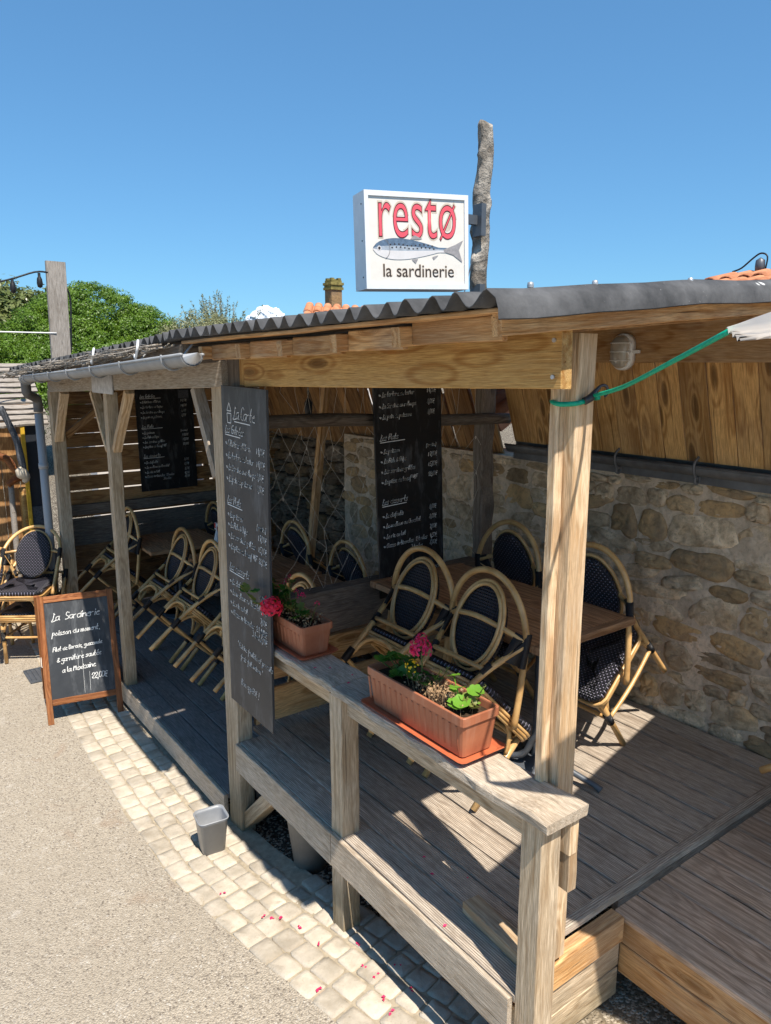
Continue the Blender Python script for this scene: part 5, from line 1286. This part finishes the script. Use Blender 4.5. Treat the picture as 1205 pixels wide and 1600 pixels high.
def logt(name, label, cat, pts, r, mat):
    mb = MB(); mb.tube(pts, r, 10); tag(mb.build(name, mat, None, True), label, cat)
logt('rustic_post', 'pale peeled log upright at the left edge with a tan top', 'post', [(1.275, 7.9, -.5), (1.28, 7.9, .2), (1.285, 7.9, .86)], .028, 'lath')
logt('rustic_log', 'thick tan log standing beside the yellow strip at the left edge', 'log', [(1.40, 7.95, -.5), (1.40, 7.95, .3), (1.405, 7.95, .80)], .045, 'gold')
logt('rustic_branch', 'short brown log laid across the two uprights at the left edge', 'log', [(1.25, 7.88, .85), (1.33, 7.88, .90), (1.45, 7.88, .93)], .036, 'redwood')
logt('rustic_branch', 'red brown crooked branch below the lath roof at the left edge', 'branch', [(1.15, 7.7, 1.16), (1.24, 7.7, 1.12), (1.30, 7.7, 1.02), (1.38, 7.7, .98)], .035, 'redwood')
logt('rope_end', 'grey rope bundle hanging in front of the lath roof at the left edge', 'rope', [(1.18, 7.4, 1.62), (1.24, 7.4, 1.46), (1.29, 7.4, 1.30), (1.31, 7.4, 1.14), (1.33, 7.4, 1.05)], [.03, .028, .03, .034, .02], 'greypanel')
logt('pale_stone', 'pale lump of limestone hanging at the foot of the grey rope', 'stone', [(1.27, 7.38, 1.06), (1.30, 7.38, 1.02), (1.33, 7.38, .97), (1.31, 7.38, .93)], [.03, .055, .04, .015], 'paver')
tp = board('tall_plank', (1.715, 7.36, 1.82), (1.735, 7.36, 2.895), .05, .165, 'lath', None, up=(1, 0, 0)); tag(tp, 'tall pale upright plank rising above the far end of the roof', 'plank')
fst = thing('festoon_lights', 'black festoon cable with bulbs running left from the tall plank', 'string lights', (0, 0, 0))
mb = MB(); mb.tube([(1.66, 7.34, 2.795), (1.55, 7.33, 2.79), (1.3, 7.3, 2.70), (.9, 7.2, 2.60), (.2, 7.0, 2.50)], .008, 6); mb.build('cable', 'black', fst, True)
for (x, y, z) in [(1.585, 7.33, 2.785), (1.36, 7.31, 2.725), (1.0, 7.25, 2.62)]:
    mb = MB(); mb.lathe([(0, -.13), (.02, -.12), (.026, -.09), (.022, -.05), (.012, -.03), (.012, 0)], 10, (x, y, z)); mb.build('bulb', 'black', fst, True)
mb = MB(); mb.tube([(1.80, 7.40, 2.72), (1.86, 7.45, 2.60), (1.85, 7.45, 2.35), (1.83, 7.45, 2.1)], .008, 6); mb.build('cable', 'black', fst, True)
mb = MB(); mb.tube([(1.69, 7.33, 2.27), (1.0, 7.4, 2.275), (-.5, 7.6, 2.30)], .006, 6); tag(mb.build('white_line', 'whiteplastic', None, True), 'thin white line stretched left from the tall plank', 'line')
mb = MB()
for k in range(7):
    mb.box((1.05+k*.035, 6.35, gz(6.4)+.0075), (1.07+k*.035, 6.62, gz(6.4)+.013))
mb.box((1.03, 6.33, gz(6.4)+.006), (1.31, 6.35, gz(6.4)+.014)); mb.box((1.03, 6.62, gz(6.4)+.006), (1.31, 6.64, gz(6.4)+.014)); mb.box((1.03, 6.35, gz(6.4)+.004), (1.31, 6.62, gz(6.4)+.0055))
tag(mb.build('drain_grate', 'iron'), 'cast iron drain grate in the cobbles under the stacked chairs', 'drain grate')

# ================================================================ HOUSES BEYOND
hs = thing('tiled_house', 'small house with orange tile roof and stone gable behind the terrace roof', 'house', (0, 0, 0))
def tile_roof(parent, p0, along, down, na, ndn, ta=.30, td=.42, r=.085):
    """rows of canal tiles; p0 top corner; along = ridge dir, down = slope dir"""
    along = Vector(along).normalized(); down = Vector(down).normalized(); up = along.cross(down); up = up if up.z > 0 else -up
    protos = []
    for q in range(3):
        V = []; F = []; n = 7
        for j in range(2):
            rr = r*(1.0 if j else .88)
            for i in range(n):
                a = math.pi*i/(n-1); V.append(along*math.cos(a)*rr+up*math.sin(a)*rr*.8+down*(td*1.1*j)+up*(.02*j))
            for i in range(n):
                a = math.pi*i/(n-1); V.append(along*math.cos(a)*rr*.85+up*(math.sin(a)*rr*.8*.85-.005)+down*(td*1.1*j)+up*(.02*j))
        for i in range(n-1):
            F.append((i, i+1, 2*n+i+1, 2*n+i)); F.append((2*n+i, 2*n+i+1, 3*n+i+1, 3*n+i))
        me = mesh('tile', V, F, True); me.materials.append(M['tile']); protos.append(me)
    for i in range(na):
        for j in range(ndn):
            o = link('tile', protos[(i+j) % 3], None, parent); o.location = Vector(p0)+along*(i*r*2.1)+down*(j*td)
            o.rotation_euler = (0, 0, R.gauss(0, .02))
    a = Vector(p0); b = a+along*na*r*2.1; c = b+down*ndn*td; d = a+down*ndn*td
    mb = MB(); mb.add([p-up*.02 for p in (a, b, c, d)]+[p-up*.12 for p in (a, b, c, d)], [(0, 1, 2, 3), (7, 6, 5, 4), (0, 4, 5, 1), (1, 5, 6, 2), (2, 6, 7, 3), (3, 7, 4, 0)]); mb.build('roof_deck', 'tile', parent)
tile_roof(hs, (7.74, 13.05, 3.13), (.80, -.595, -.06), (-.59, -.80, -.45), 9, 4)
tile_roof(hs, (7.74, 13.05, 3.13), (.80, -.595, -.06), (.59, .80, -.45), 9, 3)
mb = MB(); mb.add([(7.0, 12.05, 0), (8.5, 14.0, 0), (8.5, 14.0, 2.5), (7.76, 13.07, 3.10), (7.0, 12.05, 2.45), (8.2, 11.2, 0), (9.7, 13.1, 0), (9.7, 13.1, 2.45), (8.9, 12.2, 3.0), (8.2, 11.2, 2.4)], [(4, 3, 2, 1, 0), (5, 6, 7, 8, 9), (0, 5, 9, 4), (1, 2, 7, 6)]); mb.build('gable_wall', 'rubble', hs)
ch = thing('chimney', 'square stone chimney with stepped lichen covered cap', 'chimney', (8.42, 13.25, 2.62))
mb = MB(); mb.box((-.125, -.125, -.3), (.125, .125, .84)); mb.build('shaft', 'rubble', ch)
M['lichen'] = plain('mossy_stone', (.20, .17, .06), .95, .1, 0, .5, 12, .6)
for z_, s_, h_ in ((.84, .15, .05), (.89, .135, .04), (.93, .155, .05), (.98, .125, .045)):
    mb = MB(); mb.box((-s_, -s_, z_), (s_, s_, z_+h_)); mb.build('cap_course', 'lichen', ch)
for (dx, dy) in ((-.08, -.08), (.08, -.08), (-.08, .08), (.08, .08)):
    mb = MB(); mb.box((dx-.035, dy-.035, 1.025), (dx+.035, dy+.035, 1.07)); mb.build('cap_block', 'lichen', ch)
h2 = thing('tiled_roof_house', 'house roof of orange canal tiles at the right edge above the dark sheet roof', 'house', (0, 0, 0))
tile_roof(h2, (8.15, 5.05, 2.88), (0, -1, .0), (1, 0, -.25), 5, 4)
tile_roof(h2, (8.05, 4.55, 2.92), (0, -1, .0), (1, 0, -.25), 14, 4)
tile_roof(h2, (8.15, 5.05, 2.88), (0, -1, .0), (-1, 0, -.25), 5, 3)
tile_roof(h2, (8.05, 4.55, 2.92), (0, -1, .0), (-1, 0, -.25), 14, 3)
mb = MB(); mb.box((7.3, 1.0, -.6), (11, 5.1, 2.3)); mb.build('wall', 'render', h2)
tile_roof(h2, (4.6, 3.9, 2.02), (0, 1, 0), (-1, 0, -.55), 6, 2, r=.07)
rv = thing('ridge_vent', 'small curled cable and vent on the orange tiled ridge', 'vent', (8.05, 4.27, 2.95))
mb = MB(); mb.lathe([(.0, .0), (.045, 0), (.05, .06), (.045, .12), (0, .15)], 12); mb.build('cowl', 'iron', rv, True)
mb = MB(); mb.tube([(0, .3, .03), (0, .2, .06), (0, .08, .15), (0, 0, .19), (0, -.07, .15), (0, -.06, .02)], .009, 6); mb.build('cable', 'black', rv, True)

# ================================================================ TREES
def quads(name, pts, nrm, size, mat, parent, rnd, asp=.5, dropfold=True):
    n = len(pts); up = rnd.normal(size=(n, 3)); nr = nrm+rnd.normal(size=(n, 3))*.45; nr /= np.linalg.norm(nr, axis=1, keepdims=True)+1e-9
    u = np.cross(nr, up); u /= np.linalg.norm(u, axis=1, keepdims=True)+1e-9; v = np.cross(nr, u)
    s = size*(.6+.8*rnd.random(n))[:, None]
    V = np.stack([pts-u*s, pts+v*s*asp, pts+u*s, pts-v*s*asp], 1).reshape(-1, 3)
    me = bpy.data.meshes.new(name); me.vertices.add(4*n); me.vertices.foreach_set('co', V.ravel()); me.loops.add(4*n); me.loops.foreach_set('vertex_index', np.arange(4*n)); me.polygons.add(n); me.polygons.foreach_set('loop_start', np.arange(n)*4); me.update()
    return link(name, me, mat, parent)
def crown(name, blobs, per, size, mat, parent, seed, asp=.5, clump=.38, flat=.75):
    """blobs: ellipsoids (c, r); each is covered with clumps of leaves lying on its outer shell"""
    rnd = np.random.RandomState(seed); P = []; Nn = []
    for (c, r) in blobs:
        c = np.array(c, float); r = np.array(r, float); k = int(per)
        nc = max(6, int(11*np.prod(r)**(2/3)/clump**2))
        d = rnd.normal(size=(nc, 3)); d[:, 2] = np.abs(d[:, 2])*.9-.25; d /= np.linalg.norm(d, axis=1, keepdims=True)
        cc = c+d*r*(.88+.12*rnd.random((nc, 1)))
        cr = clump*(.6+.7*rnd.random((nc, 1)))
        for i in range(nc):
            e = rnd.normal(size=(k, 3)); e /= np.linalg.norm(e, axis=1, keepdims=True); e[:, 2] *= flat
            P.append(cc[i]+e*cr[i]*(.65+.35*rnd.random((k, 1)))); Nn.append(e+d[i]*.3+np.array([0, 0, .35]))
        inner = rnd.normal(size=(k*6, 3)); inner /= np.linalg.norm(inner, axis=1, keepdims=True); P.append(c+inner*r*(.5+.35*rnd.random((k*6, 1)))); Nn.append(inner)
    P = np.concatenate(P); Nn = np.concatenate(Nn); return quads(name, P, Nn, size, mat, parent, rnd, asp)
def trunk(parent, base, top, r0, r1, limbs, name='trunk'):
    mb = MB(); b, t = Vector(base), Vector(top); mb.tube([b, b.lerp(t, .4)+Vector((.08, .05, 0)), t], [r0, (r0+r1)/2, r1], 10)
    for l in limbs: mb.tube([t, t.lerp(Vector(l), .5)+Vector((0, 0, .15)), l], [r1*.8, r1*.5, r1*.2], 7)
    return mb.build(name, 'bark', parent, True)
# big umbrella shaped tree
tr = thing('pine_tree', 'broad rounded bright green tree with cushioned clumps above the far roof', 'tree', (6.15, 21, -.5))
bl_ = [((5.55, 21.0, 1.95), (1.75, 1.6, 1.75)), ((4.55, 20.6, 1.75), (1.35, 1.4, 1.45)), ((6.75, 20.8, 1.7), (1.25, 1.5, 1.50)), ((3.7, 20.4, 1.2), (1.2, 1.3, 1.2)), ((5.6, 20.2, 1.2), (1.6, 1.4, 1.5)), ((7.3, 20.5, 1.1), (1.1, 1.3, 1.1))]
bl_ = [((a-6.0, b-21, c+.85), r) for (a, b, c), r in bl_]
crown('crown', bl_, 170, .026, 'leaf_pine', tr, 1, .5, .25, .55); trunk(tr, (0, 0, 0), (-.2, 0, 1.6), .22, .14, [(-1.8, 0, 2.2), (1.1, 0, 2.4), (0, .3, 2.9), (-.8, -.4, 2.4)])
t3 = thing('pine_tree', 'lower bright green tree mass at the left edge behind the lath roof', 'tree', (3.2, 19.4, -.6))
crown('crown', [((-.4, 0, 2.0), (1.3, 1.2, 1.3)), ((.9, 0, 1.8), (1.2, 1.1, 1.25)), ((-1.7, 0, 1.7), (1.3, 1.1, 1.2))], 160, .027, 'leaf_pine', t3, 5, .5, .25, .55); trunk(t3, (0, 0, 0), (0, 0, 1.4), .2, .12, [(-1, 0, 2), (1, 0, 2.2)])
t2 = thing('magnolia_tree', 'glossy leaved magnolia with pale leaf backs behind the tall plank', 'tree', (3.9, 23, -.6))
crown('crown', [((.2, 0, 3.35), (1.25, 1.1, 1.35)), ((-1.4, 0, 3.2), (1.2, 1.1, 1.35)), ((1.55, .2, 3.45), (.9, .8, 1.2)), ((-2.9, 0, 3.1), (1.1, 1, 1.2)), ((.1, .2, 4.0), (.7, .6, .65))], 44, .075, 'leaf_mag', t2, 3, .42, .34, .9); trunk(t2, (0, 0, 0), (0, 0, 2.4), .2, .12, [(-1.6, 0, 3.4), (1.4, 0, 3.5), (.1, 0, 4.2)])
t4 = thing('tamarisk_bush', 'feathery grey green bush between the round tree and the white cloud', 'bush', (8.7, 19.5, .05))
rb_ = np.random.RandomState(8); mb = MB(); rq = random.Random(8)
Pp = []; Nn = []
for _ in range(150):
    a = rq.uniform(0, 6.28); lean = rq.uniform(0, .75); L_ = rq.uniform(1.2, 2.35)*(1-.25*lean); base = Vector((rq.gauss(0, .25), rq.gauss(0, .25), 1.6)); d = Vector((math.cos(a)*lean, math.sin(a)*lean, 1)).normalized()
    pts_ = [base+d*L_*t+Vector((math.cos(a), math.sin(a), 0))*.15*t*t for t in (0, .35, .7, 1)]
    mb.tube(pts_, [.012, .008, .006, .003], 4, cap=False)
    for q in range(90):
        t = rq.uniform(.25, 1.02); p = base+d*L_*t+Vector((math.cos(a), math.sin(a), 0))*.15*t*t; Pp.append(np.array(p)+rb_.normal(size=3)*.05*(1.3-t)); Nn.append(rb_.normal(size=3))
mb.build('stems', 'bark', t4, True); quads('crown', np.array(Pp), np.array(Nn), .04, 'leaf_bush', t4, rb_, .25)
t5 = thing('pale_bush', 'yellowish low bush just left of the feathery bush', 'bush', (7.65, 18.5, -.3))
crown('crown', [((.1, 0, 3.05), (.62, .5, .5)), ((-.45, 0, 2.85), (.5, .4, .45)), ((.7, .1, 2.95), (.5, .4, .45))], 60, .032, 'leaf_bush', t5, 12, .35, .2, 1)
trunk(t5, (0, 0, 0), (0, 0, 2.4), .06, .03, [(-.4, 0, 2.9), (.4, 0, 3.0)])
# ================================================================ CLOUD
cbm = bmesh.new(); rcl = random.Random(6)
dirc = Vector((math.sin(_yaw-math.radians(9.0)), math.cos(_yaw-math.radians(9.0)), 0)); side = Vector((dirc.y, -dirc.x, 0))
for (a, b, r) in [(0, 0, 1.0), (-.9, -.3, .8), (.9, -.1, .9), (1.7, -.4, .7), (-1.6, -.6, .6), (.35, .55, .72), (-.4, .35, .65), (2.4, -.7, .5), (1.2, .35, .55), (-.2, -.8, 1.1), (1.4, -.9, .9), (-1.2, -1.0, .8), (.5, -1.6, 1.1), (.1, .85, .4), (-.75, .1, .45), (.9, .6, .35)]:
    cpos = dirc*1500+side*(a*17)+Vector((0, 0, 92+b*16)); bmesh.ops.create_icosphere(cbm, subdivisions=4, radius=1, matrix=Matrix.Translation(cpos) @ Matrix.Scale(r*17, 4))
for v in cbm.verts:
    n_ = mnoise.fractal(v.co/9, 1, 2, 5); v.co += Vector((n_, n_*.6, n_))*4.2
me = bpy.data.meshes.new('cloud'); cbm.to_mesh(me); cbm.free(); me.polygons.foreach_set('use_smooth', [True]*len(me.polygons)); cl_ = link('cloud', me, 'cloud'); tag(cl_, 'small white cumulus cloud low over the roofs', kind='stuff')
